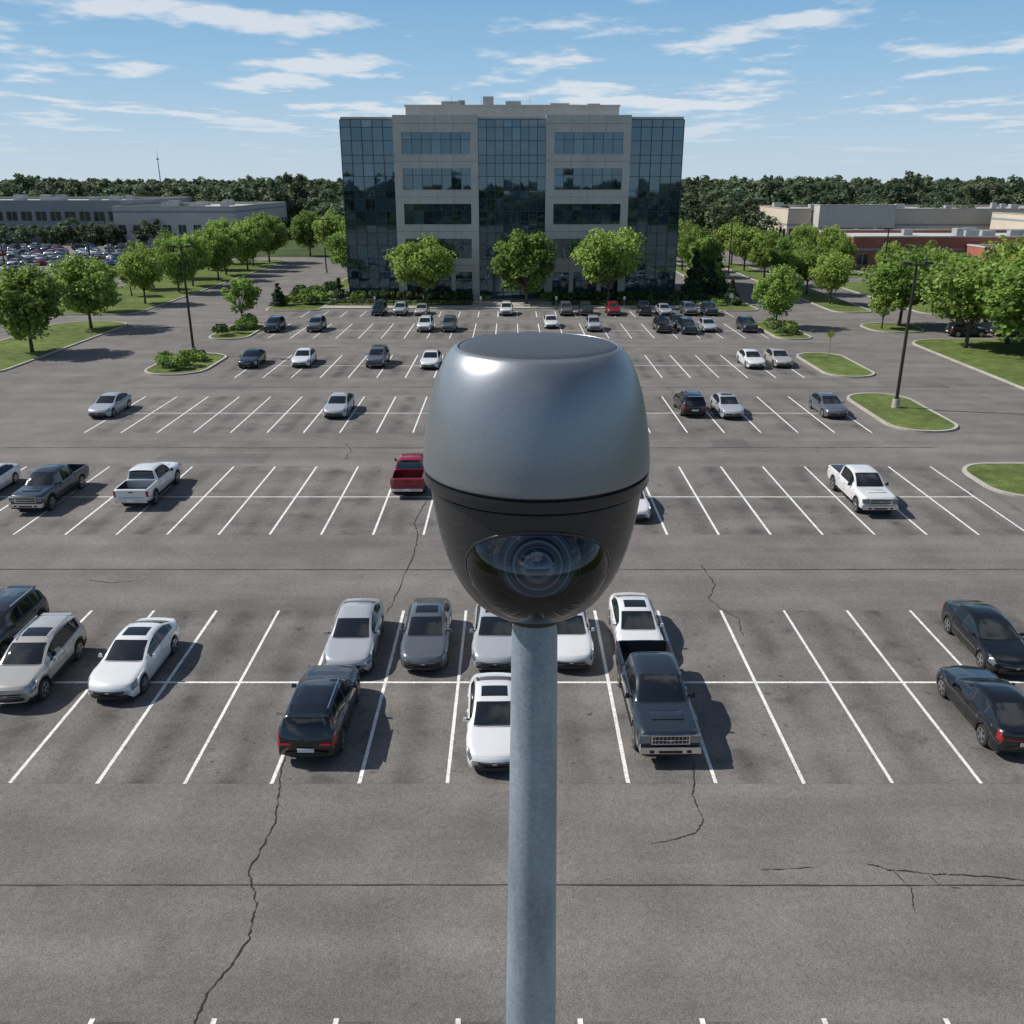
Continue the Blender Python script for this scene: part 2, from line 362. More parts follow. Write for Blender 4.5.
    for k in range(len(sections)-1):
        y0, y1 = sections[k][0], sections[k+1][0]; ym = (y0+y1)/2
        bedk = sections[k][2] and sections[k+1][2]
        for i in range(nv-1):
            vi = i if i < ns-1 else 2*ns-3-i
            m = BODY
            if bedk and vi >= 7: m = BLACK
            elif vi >= 8 and (ws[0] < ym < ws[1] or rw[0] < ym < rw[1]): m = GLASS
            elif vi == 6 and side[0] < ym < side[1]: m = BLACK if any(p[0] < ym < p[1] for p in pil) else GLASS
            elif roof and vi >= 9 and .12 < ym < .75: m = GLASS
            elif kind != 'pickup' and vi in (3, 4, 5) and -L/2+.02 < ym < -L/2+.46: m = HEADL
            elif kind != 'pickup' and vi in (3, 4) and ym > L/2-.26: m = TAIL
            elif vi == 0: m = BODY if kind == 'sedan' else BLACK
            elif vi == 1 and kind == 'suv': m = BLACK
            a = o+k*nv+i
            b.f.append((a, a+nv, a+nv+1, a+1)); b.m.append(m); b.sm.append(True)
    b.f.append(tuple(o+i for i in range(nv))); b.m.append(BODY); b.sm.append(False)
    oo = o+(len(sections)-1)*nv
    b.f.append(tuple(oo+i for i in reversed(range(nv)))); b.m.append(BODY); b.sm.append(False)
    fl = ip(bot, 0)
    b.box(-W*.74, W*.74, -L/2+.45, L/2-.3, fl-.02, (.95 if kind == 'suv' else .72), BLACK)
    def seam(y, x1=None):
        s = min(ip(belt, y), ip(top, y)-.005); w_ = ip(wid, y); bt = ip(bot, y)
        for wy in wheels:
            if abs(y-wy) <= ar: bt = max(bt, wr+math.sqrt(max(0, ar*ar-(y-wy)**2)))
        h = s-bt
        pts = [(w_*.98, bt+.10*h), (w_*.992, bt+.36*h), (w_, bt+.66*h), (w_*.972, bt+.9*h), (w_*.935, s+.006)]
        for sg in (1, -1):
            for p, q in zip(pts, pts[1:]):
                b.poly([(sg*(p[0]+.004), y-.008, p[1]), (sg*(p[0]+.004), y+.008, p[1]), (sg*(q[0]+.004), y+.008, q[1]), (sg*(q[0]+.004), y-.008, q[1])], BLACK)
    seam(pil[0][0]+.04); seam(wheels[0]+ar+.10)
    if kind != 'pickup': seam(wheels[1]-ar+.04)
    else: seam(.97); seam(1.13)
    def cross(y, xm, dz=.004):
        n = 8; P = []
        for k in range(n+1):
            x = -xm+2*xm*k/n; w_ = ip(wid, y); t = ip(top, y)
            z = t+dz-(.008 if abs(x) > w_*.58 else .002)
            P.append((x, y+shift(y, x, 8), z))
        for p, q in zip(P, P[1:]): b.poly([(p[0], p[1]-.012, p[2]), (q[0], q[1]-.012, q[2]), (q[0], q[1]+.012, q[2]), (p[0], p[1]+.012, p[2])], BLACK)
    cross(ws[0]-.04, W*.74, .006)
    for sg in (1, -1):
        for y in (pil[0][0]-.12, pil[0][0]+.80 if kind != 'pickup' else .8):
            x = ip(wid, y)*.985; b.box(min(sg*(x-.01), sg*(x+.03)), max(sg*(x-.01), sg*(x+.03)), y-.09, y+.09, ip(belt, y)-.14, ip(belt, y)-.11, CHROME if kind == 'pickup' else BODY)
        my = side[0]+.10; x = ip(wid, my)-.04; z = ip(belt, my)+.01
        e = .05 if kind == 'pickup' else 0
        b.box(min(sg*(x-.08), sg*(x+.06)), max(sg*(x-.08), sg*(x+.06)), my-.02, my+.03, z+.02, z+.06, BLACK)
        b.box(min(sg*(x+.03), sg*(x+.18)), max(sg*(x+.03), sg*(x+.18)), my-.07, my+.04, z, z+.12+e, BLACK if kind == 'pickup' else BODY, .03)
    for wy in wheels:
        for sg in (1, -1):
            xo = sg*(W-.02); xi = sg*(W-.25)
            b.tube((xi, wy, wr), (xo-sg*.02, wy, wr), wr, wr, 24, TYRE); b.tube((xo-sg*.02, wy, wr), (xo, wy, wr), wr, wr*.94, 24, TYRE)
            b.tube((xo, wy, wr), (xo+sg*.004, wy, wr), wr*.72, wr*.72, 20, BLACK)
            b.tube((xo, wy, wr), (xo+sg*.016, wy, wr), wr*.17, wr*.14, 10, RIM)
            n = 20
            for k in range(n):
                a0 = 2*math.pi*k/n; a1 = 2*math.pi*(k+1)/n; r0 = wr*.63; r1 = wr*.72; xx = xo+sg*.010
                b.poly([(xx, wy+r0*math.cos(a0), wr+r0*math.sin(a0)), (xx, wy+r1*math.cos(a0), wr+r1*math.sin(a0)), (xx, wy+r1*math.cos(a1), wr+r1*math.sin(a1)), (xx, wy+r0*math.cos(a1), wr+r0*math.sin(a1))], RIM)
            for k in range(5):
                a = 2*math.pi*k/5+.3; d = Vector((0, math.cos(a), math.sin(a))); p = Vector((0, -math.sin(a), math.cos(a)))
                c = Vector((xo+sg*.012, wy, wr)); b.poly([c+p*.035, c+d*wr*.64+p*.05, c+d*wr*.64-p*.05, c-p*.035], RIM)
    F = -L/2; B = L/2
    def fascia(x0, z0, z1, m, front=True, dy=.012, n=8):
        for k in range(n):
            xa = -x0+2*x0*k/n; xb = -x0+2*x0*(k+1)/n
            if front: ya, yb = F+shift(F, xa, 2)-dy, F+shift(F, xb, 2)-dy; b.poly([(xa, ya, z0), (xb, yb, z0), (xb, yb, z1), (xa, ya, z1)], m)
            else: ya, yb = B+shift(B, xa, 2)+dy, B+shift(B, xb, 2)+dy; b.poly([(xb, yb, z0), (xa, ya, z0), (xa, ya, z1), (xb, yb, z1)], m)
            y_in = .03 if front else -.03
            b.poly([(xa, ya, z1), (xb, yb, z1), (xb, yb+y_in, z1+.002), (xa, ya+y_in, z1+.002)], m)
    if kind == 'sedan':
        fascia(.52, .44, .565, BLACK); fascia(.50, .535, .55, CHROME, dy=.018); fascia(.64, .27, .385, BLACK)
        b.box(-.07, .07, F-.03, F-.01, .49, .53, CHROME)
        fascia(.62, .40, .46, BLACK, False); b.box(-.25, .25, B-.02, B+.018, .60, .72, PLATE); fascia(.68, .755, .80, TAIL, False)
    elif kind == 'suv':
        fascia(.52, .585, .70, BLACK); fascia(.50, .64, .655, CHROME, dy=.018); fascia(.62, .43, .53, BLACK); fascia(.7, .385, .415, CHROME, dy=.012)
        fascia(.66, .43, .52, BLACK, False); b.box(-.25, .25, B-.02, B+.018, .575, .695, PLATE)
        for sg in (1, -1):
            b.box(min(sg*.42, sg*.74), max(sg*.42, sg*.74), B-.06, B+.0, .78, .84, TAIL)
            b.box(sg*.60-.018, sg*.60+.018, -.05, 1.7, 1.655, 1.70, CHROME)
        b.box(-.56, .56, 1.86, 2.08, 1.575, 1.61, BODY, .01); b.box(-.2, .2, 2.09, 2.3, 1.0, 1.02, BLACK)
    else:
        b.box(-.60, .60, F-.03, F+.09, .76, 1.07, CHROME, .0)
        b.box(-.55, .55, F-.037, F-.0301, .80, .895, BLACK); b.box(-.55, .55, F-.037, F-.0301, .93, 1.035, BLACK)
        for k in range(9):
            x = -.48+k*.12; b.box(x-.007, x+.007, F-.042, F-.0372, .80, 1.035, CHROME)
        b.box(-.09, .09, F-.05, F-.043, .885, .94, CHROME)
        for sg in (1, -1):
            b.box(min(sg*.62, sg*.90), max(sg*.62, sg*.90), F-.01, F+.14, .80, 1.05, HEADL); b.box(min(sg*.905, sg*.945), max(sg*.905, sg*.945), F+.04, F+.2, .82, 1.03, HEADL)
            b.box(min(sg*.84, sg*.975), max(sg*.84, sg*.975), B-.12, B+.008, .80, 1.13, TAIL)
            b.box(min(sg*.5, sg*.64), max(sg*.5, sg*.64), F-.145, F-.131, .53, .61, BLACK)
            b.box(min(sg*.9, sg*.985), max(sg*.9, sg*.985), -1.35, 1.15, .38, .415, BLACK)
        b.box(-.94, .94, F-.13, F+.12, .50, .71, CHROME, .02); b.box(-.36, .36, F-.135, F-.12, .52, .60, BLACK); b.box(-.85, .85, F-.06, F+.1, .40, .498, BLACK)
        b.box(-.93, .93, B-.05, B+.14, .50, .66, CHROME, .01); b.box(-.2, .2, B+.142, B+.15, .52, .63, PLATE)
        b.box(-.70, .70, B+.001, B+.008, .745, .77, BLACK); b.box(-.13, .13, B, B+.02, 1.04, 1.10, BLACK)
        b.box(-.5, .5, -2.25, -1.72, 1.225, 1.245, BODY, .05)
    return b.mesh(kind, CARM, 32)
CAR = {}
for k in ('sedan', 'suv', 'pickup'): CAR[k] = make_car(k)
CAR['sedan+'] = make_car('sedan', True); CAR['suv+'] = make_car('suv', True)
COL = dict(white=(.80, .80, .79), silver=(.42, .44, .46), grey=(.11, .12, .135), black=(.006, .007, .009), dark=(.016, .021, .028), blue=(.03, .06, .12), red=(.30, .012, .03), slate=(.024, .034, .045), champ=(.42, .41, .38))
NM = {'sedan': 'parked_car', 'sedan+': 'parked_car', 'suv': 'parked_suv', 'suv+': 'parked_suv', 'pickup': 'pickup_truck'}
def car(kind, col, x, y, rot=0, s=1):
    o = link(NM[kind], CAR[kind], (x, y, .014), math.radians(rot+R.uniform(-1.2, 1.2)), None, s); c = COL[col]
    o.color = (*c, 1); return o
F_, B_ = 0, 180
for c in [
  ('sedan', 'silver', -6.25, 32.0, F_, 1.03), ('sedan+', 'grey', -3.40, 32.2, F_), ('sedan+', 'silver', -.62, 32.2, F_), ('sedan', 'white', 2.2, 32.3, F_), ('sedan+', 'white', 5.0, 32.7, F_),
  ('sedan+', 'white', -14.3, 30.2, F_, 1.03), ('suv+', 'champ', -17.8, 29.7, F_, 1.03), ('suv', 'dark', -20.6, 32.4, F_),
  ('sedan', 'black', 18.9, 31.9, F_, 1.02), ('sedan', 'black', 16.5, 26.9, B_, 1.05),
  ('suv', 'black', -6.5, 26.6, B_, 1.06), ('sedan+', 'white', -.58, 26.0, F_), ('pickup', 'slate', 4.98, 27.3, F_, 1.04),
  ('pickup', 'slate', -27.1, 50.2, F_), ('sedan', 'white', -31.6, 51.6, F_), ('pickup', 'white', -21.6, 51.0, B_), ('pickup', 'red', -6.2, 53.0, B_),
  ('sedan', 'white', 6.7, 48.3, F_), ('pickup', 'white', 20.4, 49.9, F_, 1.03),
  ('sedan', 'silver', -32.5, 71.3, F_, 1.03), ('sedan', 'silver', -13.95, 71.2, F_, 1.03), ('suv', 'black', 14.4, 71.7, B_, 1.05), ('sedan+', 'silver', 17.3, 71.0, F_, 1.03), ('sedan', 'grey', 25.5, 71.2, F_, 1.03),
  ('sedan', 'dark', -26.5, 91.6, F_, 1.05), ('sedan', 'white', -21.3, 92.0, F_, 1.05), ('suv', 'grey', -13.7, 91.7, F_, 1.04), ('sedan', 'white', -8.2, 91, F_, 1.04), ('sedan', 'white', 24.3, 91.3, F_, 1.06), ('sedan', 'champ', 27.2, 91.8, F_, 1.05),
  ('suv', 'dark', -29.8, 114.2, F_), ('suv', 'grey', -24.6, 114.5, F_), ('suv', 'white', -10.9, 114.5, F_), ('suv', 'grey', -7.9, 114.5, F_), ('suv', 'silver', 10.3, 114.8, F_),
  ('suv', 'black', 18.8, 113.8, F_), ('suv', 'black', 21.7, 112.6, F_), ('sedan', 'silver', 24.6, 114.5, F_), ('suv', 'dark', 29.5, 114.2, F_), ('sedan', 'white', 5, 117.5, F_), ('sedan', 'dark', 21.4, 117.8, F_),
  ('suv', 'dark', -18.7, 129, F_), ('suv', 'silver', -15.7, 129, F_), ('sedan', 'champ', -12.7, 129, F_), ('suv', 'white', -.8, 129, F_), ('suv', 'grey', 7.6, 129, F_), ('suv', 'dark', 10.4, 129, F_), ('suv', 'red', 14.2, 129, F_),
  ('suv', 'black', 18.6, 129, F_), ('sedan', 'silver', 21.4, 129, F_), ('suv', 'grey', 24.9, 129, F_), ('suv', 'dark', 27.8, 129, F_),
  ('suv', 'dark', 55, 109.8, 90), ('sedan', 'slate', 60.5, 110, 90)]:
    car(*c)
cols = ['white', 'silver', 'grey', 'black', 'dark', 'silver', 'blue', 'slate', 'grey', 'champ', 'dark', 'red', 'white', 'silver']
for yy in (150, 167, 184, 201, 218, 235, 252):
    for X0 in range(-212, -74, 3):
        for dy in (2.6, 7.9):
            if R.random() < (.62 if yy > 180 else .35): car(R.choice(['sedan', 'suv', 'sedan']), R.choice(cols), X0+1.5, yy+dy, R.choice((0, 180)))
for k in range(26):
    car(R.choice(['sedan', 'suv']), R.choice(cols), 62+(k*7 % 30)*3, (246, 262, 280)[k % 3], R.choice((0, 180)))
for k in range(8): car(R.choice(['sedan', 'suv']), R.choice(cols), 80+k*5.4, 184, 0)

# ------------------------------------------------------------------ trees
def tree_mesh(name, H, cr, trunk, nclump, nleaf, ls, mleaf, seed, squash=.85, cone=False, limbs=True):
    r = np.random.RandomState(seed); b = MB()
    base = H*trunk; cz = base+(H-base)*.50; rz = (H-base)*.5
    cl = []
    lobes = [(r.normal(size=3), r.uniform(.82, 1.2)) for _ in range(7)]
    for k in range(nclump):
        while True:
            p = r.uniform(-1, 1, 3); d = np.linalg.norm(p)
            if d < 1 and d > .3: break
        if cone:
            zz = r.uniform(0, 1)**1.3; a = r.uniform(0, 2*np.pi); rr = cr*(1-zz)*.85*r.uniform(.5, 1)
            c = np.array([rr*np.cos(a), rr*np.sin(a), base+zz*(H-base)*.95]); rad = cr*(.38*(1-zz)+.1)
        else:
            u = p/d; wob = 0; ws_ = 0
            for lv, lw in lobes:
                q = max(0, float(np.dot(u, lv/np.linalg.norm(lv))))**4+.02; wob += q*lw; ws_ += q
            wob /= ws_
            c = np.array([p[0]*cr*.9*wob, p[1]*cr*.9*wob, cz+p[2]*rz*.88*wob]); rad = cr*r.uniform(.16, .33)
            if p[2] < -.3: c[:2] *= .9
        cl.append((c, rad, r.uniform(.72, 1.25)))
    if limbs:
        lean = r.uniform(-.25, .25, 2)
        tp = (lean[0], lean[1], base+(H-base)*.45)
        b.tube((0, 0, -.1), (lean[0]*.4, lean[1]*.4, base), H*.022, H*.016, 8, 0); b.tube((lean[0]*.4, lean[1]*.4, base), tp, H*.016, H*.006, 7, 0)
        for c, rad, s in cl[:16]:
            z0 = base*.85+(c[2]-base)*.25*r.uniform(.6, 1.2); z0 = max(base*.8, min(z0, tp[2]))
            b.tube((lean[0]*.5, lean[1]*.5, z0), tuple(c), H*.007, H*.002, 5, 0, False)
    nb = len(b.f); shade = [1.0]*nb
    per = nleaf//nclump
    for c, rad, s in cl:
        dirs = r.normal(size=(per, 3)); dirs /= np.linalg.norm(dirs, axis=1)[:, None]
        rr = rad*r.uniform(.35, 1.1, per)**.7
        P = c+dirs*rr[:, None]*np.array([1, 1, squash])
        for p, dr in zip(P, dirs):
            n = dr*.6+r.normal(size=3)*.5+np.array([0, 0, .4]); n /= np.linalg.norm(n)+1e-6
            a = np.cross(n, r.normal(size=3)); a /= np.linalg.norm(a)+1e-6; q = np.cross(n, a)
            l = ls*r.uniform(.6, 1.3); a = a*l*.5; q = q*l*.36
            if p[2] < base*.7 and not cone: continue
            b.poly([p-a, p+q, p+a, p-q], 1, False); shade.append(s*r.uniform(.8, 1.2))
    me = b.mesh(name, [M_bark, mleaf], None)
    at = me.attributes.new('shade', 'FLOAT', 'FACE'); at.data.foreach_set('value', np.array(shade, dtype=np.float32))
    return me
TR = [tree_mesh('tree%d' % k, 10, [4.7, 4.4, 5.0, 4.4][k], [.18, .20, .18, .18][k], 88, 8500, .46, M_leaf, 11+k) for k in range(4)]
TS = [tree_mesh('small%d' % k, 6.5, 2.3, .25, 34, 3200, .34, M_leaf, 31+k) for k in range(2)]
TE = [tree_mesh('ever%d' % k, 5, 1.5, .03, 40, 3200, .28, M_ever, 51+k, cone=True) for k in range(2)]
TF = [tree_mesh('forest%d' % k, 20, [7, 8.5, 6.2, 7.5][k], .1, 30, 1200, 1.5, M_leafd, 71+k, limbs=False) for k in range(4)]
def tree(x, y, h, k=None, wide=1.0, z=.1):
    k = R.randrange(4) if k is None else k; s = h/10
    return link('deciduous_tree', TR[k], (x, y, z), R.uniform(0, 6.28), None, (s*wide, s*wide, s))
for (x, y, h, k, wd) in [
  (-13.4, 139.5, 10.0, 0, 1.12), (2.2, 139.5, 10.9, 1, 1.08), (14.6, 139.5, 11.8, 2, 1.0),
  (-52.5, 98.5, 9.4, 1, 1.1), (-53.5, 115.5, 9.0, 3, 1.1), (-56, 140, 8.5, 0, .95), (-59, 131, 7.5, 2, .8),
  (-56, 155, 9, 1, .95), (-57, 165, 9.5, 2, .9), (-55.5, 175, 9.5, 3, .95), (-57, 185, 10, 0, .95), (-55.5, 195, 10, 1, .95), (-57, 205, 11, 2, .95), (-56, 215, 11, 3, 1),
  (-64, 160, 8, 3, .9), (-65, 178, 9, 0, .9), (-64, 196, 9, 2, .9), (-66, 212, 10, 1, .9),
  (-30, 170, 9.5, 2, .95), (-30, 182, 10, 0, .95), (-31, 195, 10.5, 1, .95), (-30, 208, 11, 3, .95), (-31, 222, 11, 2, .95), (-37, 228, 11, 2, .95), (-44, 231, 11, 0, .95), (-51, 236, 11, 1, .95),
  (35.5, 170, 8.5, 1, .95), (36, 182, 9.5, 3, .95), (35.5, 194, 10, 0, .95), (36, 206, 10.5, 2, .95), (36, 220, 11, 1, .95),
  (48.5, 140, 8, 2, .9), (49, 153, 8.5, 0, .95), (48.5, 166, 8.5, 1, .95), (49, 180, 9, 3, .95), (48.5, 194, 9.5, 2, .95), (49, 208, 10, 0, .95),
  (33.8, 116.5, 7.6, 3, .9), (50, 117.5, 9.8, 0, 1.15), (50.8, 101, 10.4, 2, 1.15), (54.5, 93, 11.2, 1, 1.25), (57, 104, 11.7, 3, 1.2), (62, 98, 12, 0, 1.2), (64, 109, 11, 2, 1.1), (60, 85, 9, 1, 1.0), (58, 118.5, 9, 1, 1),
  (62, 135, 9, 2, .9), (66, 148, 8.5, 0, .9), (65, 160, 8, 1, .9), (70, 128, 9, 3, 1), (78, 125, 10, 2, 1), (86, 128, 10, 0, 1),
  (66, 186, 7.5, 3, .8), (68, 200, 9, 1, .9), (67, 214, 9, 2, .9)]:
    tree(x, y, h, k, wd)
for (x, y, s, k) in [(-34.6, 117, 1.05, 0), (-62, 150, .9, 1), (46.8, 115, .8, 1), (33, 152, .9, 0), (-41, 228, 1, 1), (66, 140, .8, 0)]:
    link('sapling_tree', TS[k], (x, y, .1), R.uniform(0, 6), None, s)
for (x, y, s, w_) in [(-35, 137.5, .75, 1.2), (33.2, 139, .8, 1.1), (29.8, 150, 1.6, 1.0), (31.5, 147, 1.3, 1.1), (28.6, 145.5, 1.1, 1.2), (34, 153, 1.3, 1.1), (-27.5, 146.5, .7, 1.2), (71, 176.5, 1.3, 1)]:
    link('evergreen_shrub', TE[R.randrange(2)], (x, y, .1), R.uniform(0, 6), None, (s*w_, s*w_, s))
def shrub_mesh(name, nx, seed, col):
    r = np.random.RandomState(seed); b = MB(); sh = []
    for k in range(nx):
        c = np.array([(k-(nx-1)/2)*.9+r.uniform(-.2, .2), r.uniform(-.2, .2), .45]); rad = r.uniform(.5, .75); s = r.uniform(.75, 1.2)
        for j in range(170):
            d = r.normal(size=3); d /= np.linalg.norm(d); d[2] = abs(d[2])*1.0-.25
            p = c+d*rad*r.uniform(.7, 1.05); p[2] = max(.03, p[2])
            n = d+r.normal(size=3)*.5; a = np.cross(n, r.normal(size=3)); a /= np.linalg.norm(a); q = np.cross(n/np.linalg.norm(n), a)
            b.poly([p-a*.13, p+q*.09, p+a*.13, p-q*.09], 0); sh.append(s*r.uniform(.75, 1.2))
    me = b.mesh(name, [col], None); at = me.attributes.new('shade', 'FLOAT', 'FACE'); at.data.foreach_set('value', np.array(sh, dtype=np.float32)); return me
SH1 = shrub_mesh('shrub1', 1, 3, M_shrub); SH2 = shrub_mesh('hedge8', 8, 4, M_shrub); SH3 = shrub_mesh('shrub2', 2, 5, M_leaf)
for x in (-24.5, -17.3, -10, 10, 17.3, 24.6): link('hedge', SH2, (x, 144.6, .12), 0, None, (1, 1.3, 1.5))
for x in (-24, -16.8, -9.8, 10, 17, 24): link('hedge', SH2, (x, 138.4, .12), 0, None, (1, .9, .8))
for k in range(60):
    I = [(-35.5, -31.2, 87, 97), (-36, -29, 134, 155), (-35, -29, 138, 152), (29.5, 35, 134, 158), (31.8, 35.5, 108, 119), (-27, 28, 142.5, 144), (-36, -32, 108, 118)][k % 7]
    s = R.uniform(.8, 1.7)*(1.5 if k % 7 in (1, 2) else 1); link('shrub', R.choice([SH1, SH1, SH3]), (R.uniform(I[0]+.6, I[1]-.6), R.uniform(I[2]+.6, I[3]-.6), .1), R.uniform(0, 6), None, s)
fe = empty('distant_tree_line'); nf = 0
def ft(x, y, s):
    global nf
    zv = R.choice([.85, .92, 1.0, 1.0, 1.12])*R.uniform(.9, 1.06)
    o = link('tree_crown', TF[R.randrange(4)], (x, y, -1), R.uniform(0, 6.28), fe, (s*R.uniform(.95, 1.35), s*R.uniform(.95, 1.35), s*zv)); nf += 1
y = 372
while y < 1500:
    half = y*.62+60; st_ = 11.5+(y-372)*.014
    x = -half
    while x < half:
        ft(x+R.uniform(-4, 4), y+R.uniform(-6, 6), R.uniform(.72, 1.02)*(1+(y-372)/3800)); x += st_*R.uniform(.8, 1.2)
    y += 15+(y-372)*.08
for k in range(120):
    x = R.uniform(-75, 85); ft(x, R.uniform(300, 365) if abs(x) > 30 else R.uniform(260, 360), R.uniform(.5, .75))
for k in range(70): ft(R.uniform(-330, -235), R.uniform(180, 370), R.uniform(.6, .9))
for k in range(60): ft(R.uniform(210, 330), R.uniform(150, 370), R.uniform(.5, .85))
for k in range(50): ft(R.uniform(80, 230), R.uniform(322, 366), R.uniform(.5, .7))
for k in range(60): ft(R.uniform(-250, -90), R.uniform(356, 372), R.uniform(.6, .8))
for k in range(26): ft(R.uniform(78, 140), R.uniform(124, 168) , R.uniform(.38, .5))
for k in range(24): ft(R.uniform(-230, -75), R.uniform(276, 281), R.uniform(.3, .45))
for k in range(160): ft(R.uniform(-260, 260), R.uniform(-190, -130), R.uniform(.7, 1))  # unseen tree rows behind the camera, added for the glass to reflect

# ------------------------------------------------------------------ office building
M_conc = mat('precast_panel', (0.50, 0.485, 0.45), .8, noise=[(.15, .90, 1.06), (1.5, .93, 1.05), (9, .94, 1.05)])
M_joint = mat('panel_joint', (0.14, 0.135, 0.13), .9)
M_mull = mat('mullion', (0.05, 0.06, 0.07), .4, .6)
M_roof = mat('roof_membrane', (0.45, 0.45, 0.43), .85, noise=[(.1, .85, 1.1)])
M_unit = mat('roof_unit', (0.35, 0.36, 0.36), .6, .2, noise=[(.8, .85, 1.1)])
def winglass(name, col, ior=2.2):
    m = mat(name, col, .02, 0, 0, spec=.5); N = m.node_tree.nodes; Lk = m.node_tree.links; b_ = N['Principled BSDF']
    at = N.new('ShaderNodeAttribute'); at.attribute_name = 'shade'
    vm = N.new('ShaderNodeVectorMath'); vm.operation = 'SCALE'; vm.inputs[0].default_value = col
    Lk.new(at.outputs['Fac'], vm.inputs['Scale']); Lk.new(vm.outputs[0], b_.inputs['Base Color']); b_.inputs['IOR'].default_value = ior
    b_.inputs['Specular Tint'].default_value = (.62, .86, 1.0, 1)
    return m
M_wg = winglass('office_glass', (0.022, 0.042, 0.058))
ob = empty('office_building', (0, 146.5, 0))
S1, S2, S3 = 25.8, 17.8, 5.1
D = 24; HT = 26.4
def child(bm, name, mats, parent=ob): return link(name, bm.mesh(name, mats), parent=parent)
class Panes(MB):
    def __init__(s): super().__init__(); s.sh = []
    def pane(s, p0, ux, uz, nrm, jit=.006, sh=None):
        j = [R.uniform(-jit, jit) for _ in range(4)]; p0 = Vector(p0); ux = Vector(ux); uz = Vector(uz); n = Vector(nrm)
        pts = [p0+n*j[0], p0+ux+n*j[1], p0+ux+uz+n*(j[1]+j[2]-j[0]), p0+uz+n*j[2]]
        s.poly(pts, 0); s.sh.append(sh if sh is not None else R.choice([.4, .7, .9, 1, 1.2, 1.4, 2.4 if R.random() < .3 else 1]))
    def obj(s, name, mats, parent):
        me = s.mesh(name, mats, None); at = me.attributes.new('shade', 'FLOAT', 'FACE'); at.data.foreach_set('value', np.array(s.sh, dtype=np.float32)); return link(name, me, parent=parent)
core = MB(); core.box(-S1+.4, S1-.4, .6, D-.4, 0, HT-.6, 0); child(core, 'core', [M_joint])
gl = Panes(); mu = MB(); wl = MB(); jt = MB()
levels = [0, 5.05, 10.1, 15.15, 20.2, 25.25]
def curtain(x0, x1, yf, nx, zs, side=None):
    dx = (x1-x0)/nx
    for i in range(nx):
        for k in range(len(zs)-1):
            gl.pane((x0+i*dx, yf, zs[k]), (dx, 0, 0), (0, 0, zs[k+1]-zs[k]), (0, -1, 0))
    for i in range(nx+1): mu.box(x0+i*dx-.045, x0+i*dx+.045, yf-.12, yf+.02, zs[0], zs[-1], 0)
    for z in zs: mu.box(x0, x1, yf-.1, yf+.021, z-.04, z+.04, 0)
zs = []
for l in range(5): zs += [levels[l]+t for t in (0, 1.15, 3.2)]
zs += [25.25, 26.3]
curtain(-S1, -S2, 0, 5, zs); curtain(S2, S1, 0, 5, zs); curtain(-S3, S3, -.4, 8, zs)
for sgx in (-1, 1):
    n = 13; dy = D/n
    for i in range(n):
        for k in range(len(zs)-1):
            if sgx < 0: gl.pane((-S1, D-i*dy, zs[k]), (0, -dy, 0), (0, 0, zs[k+1]-zs[k]), (-1, 0, 0))
            else: gl.pane((S1, i*dy, zs[k]), (0, dy, 0), (0, 0, zs[k+1]-zs[k]), (1, 0, 0))
        mu.box(sgx*S1-.06, sgx*S1+.06, i*dy-.04, i*dy+.04, 0, 26.3, 0)
    for z in zs: mu.box(sgx*S1-.05, sgx*S1+.05, 0, D, z-.038, z+.038, 0)
for sg in (-1, 1):
    xa, xb = (-S2, -S3) if sg < 0 else (S3, S2)
    wa, wb = xa+1.25, xb-1.15
    F0 = -.9
    wl.box(xa, wa, F0, .6, 0, 26.9, 0); wl.box(wb, xb, F0, .6, 0, 26.9, 0)
    spans = [(4.3, 6.35), (9.3, 11.4), (14.4, 16.45), (19.5, 21.5), (24.5, 26.9)]
    for z0, z1 in spans: wl.box(wa, wb, F0+.003, .6, z0, z1, 0)
    wins = [(0.1, 4.3), (6.35, 9.3), (11.4, 14.4), (16.45, 19.5), (21.5, 24.5)]
    nx = 7; dx = (wb-wa)/nx
    for z0, z1 in wins:
        zz = [z0, z0+(z1-z0)*.68, z1]
        for i in range(nx):
            for k in range(2): gl.pane((wa+i*dx, F0+.35, zz[k]), (dx, 0, 0), (0, 0, zz[k+1]-zz[k]), (0, -1, 0))
            if i: mu.box(wa+i*dx-.035, wa+i*dx+.035, F0+.27, F0+.36, z0, z1, 0)
        mu.box(wa, wb, F0+.28, F0+.361, zz[1]-.03, zz[1]+.03, 0)
        wl.box(wa, wb, F0-.06, F0+.34, z0-.1, z0-.001, 0)
    for z in (5.3, 10.35, 15.4, 20.45, 25.7): jt.box(xa+.003, xb-.003, F0-.004, F0+.01, z-.025, z+.025, 0)
    for i in range(1, 4):
        for z0, z1 in spans:
            x = wa+(wb-wa)*i/4; jt.box(x-.02, x+.02, F0-.0035, F0+.01, z0, z1, 0)
    for i in (2, 5): wl.box(wa+i*dx-.35, wa+i*dx+.35, F0+.05, .5, 0, 4.29, 0)
wl.box(-S1+.1, -S2-.01, .05, .5, 26.3, 26.7, 0); wl.box(S2+.01, S1-.1, .05, .5, 26.3, 26.7, 0); wl.box(-S3+.01, S3-.01, -.35, .5, 26.3, 26.65, 0)
wl.box(-S1+.1, -S1+.5, .51, D-.1, 26.3, 26.7, 0); wl.box(S1-.5, S1-.1, .51, D-.1, 26.3, 26.7, 0); wl.box(-S1+.5, S1-.5, D-.5, D-.1, 0, 26.7, 0)
child(wl, 'walls', [M_conc]); child(jt, 'panel_joints', [M_joint]); child(mu, 'mullions', [M_mull]); gl.obj('windows', [M_wg], ob)
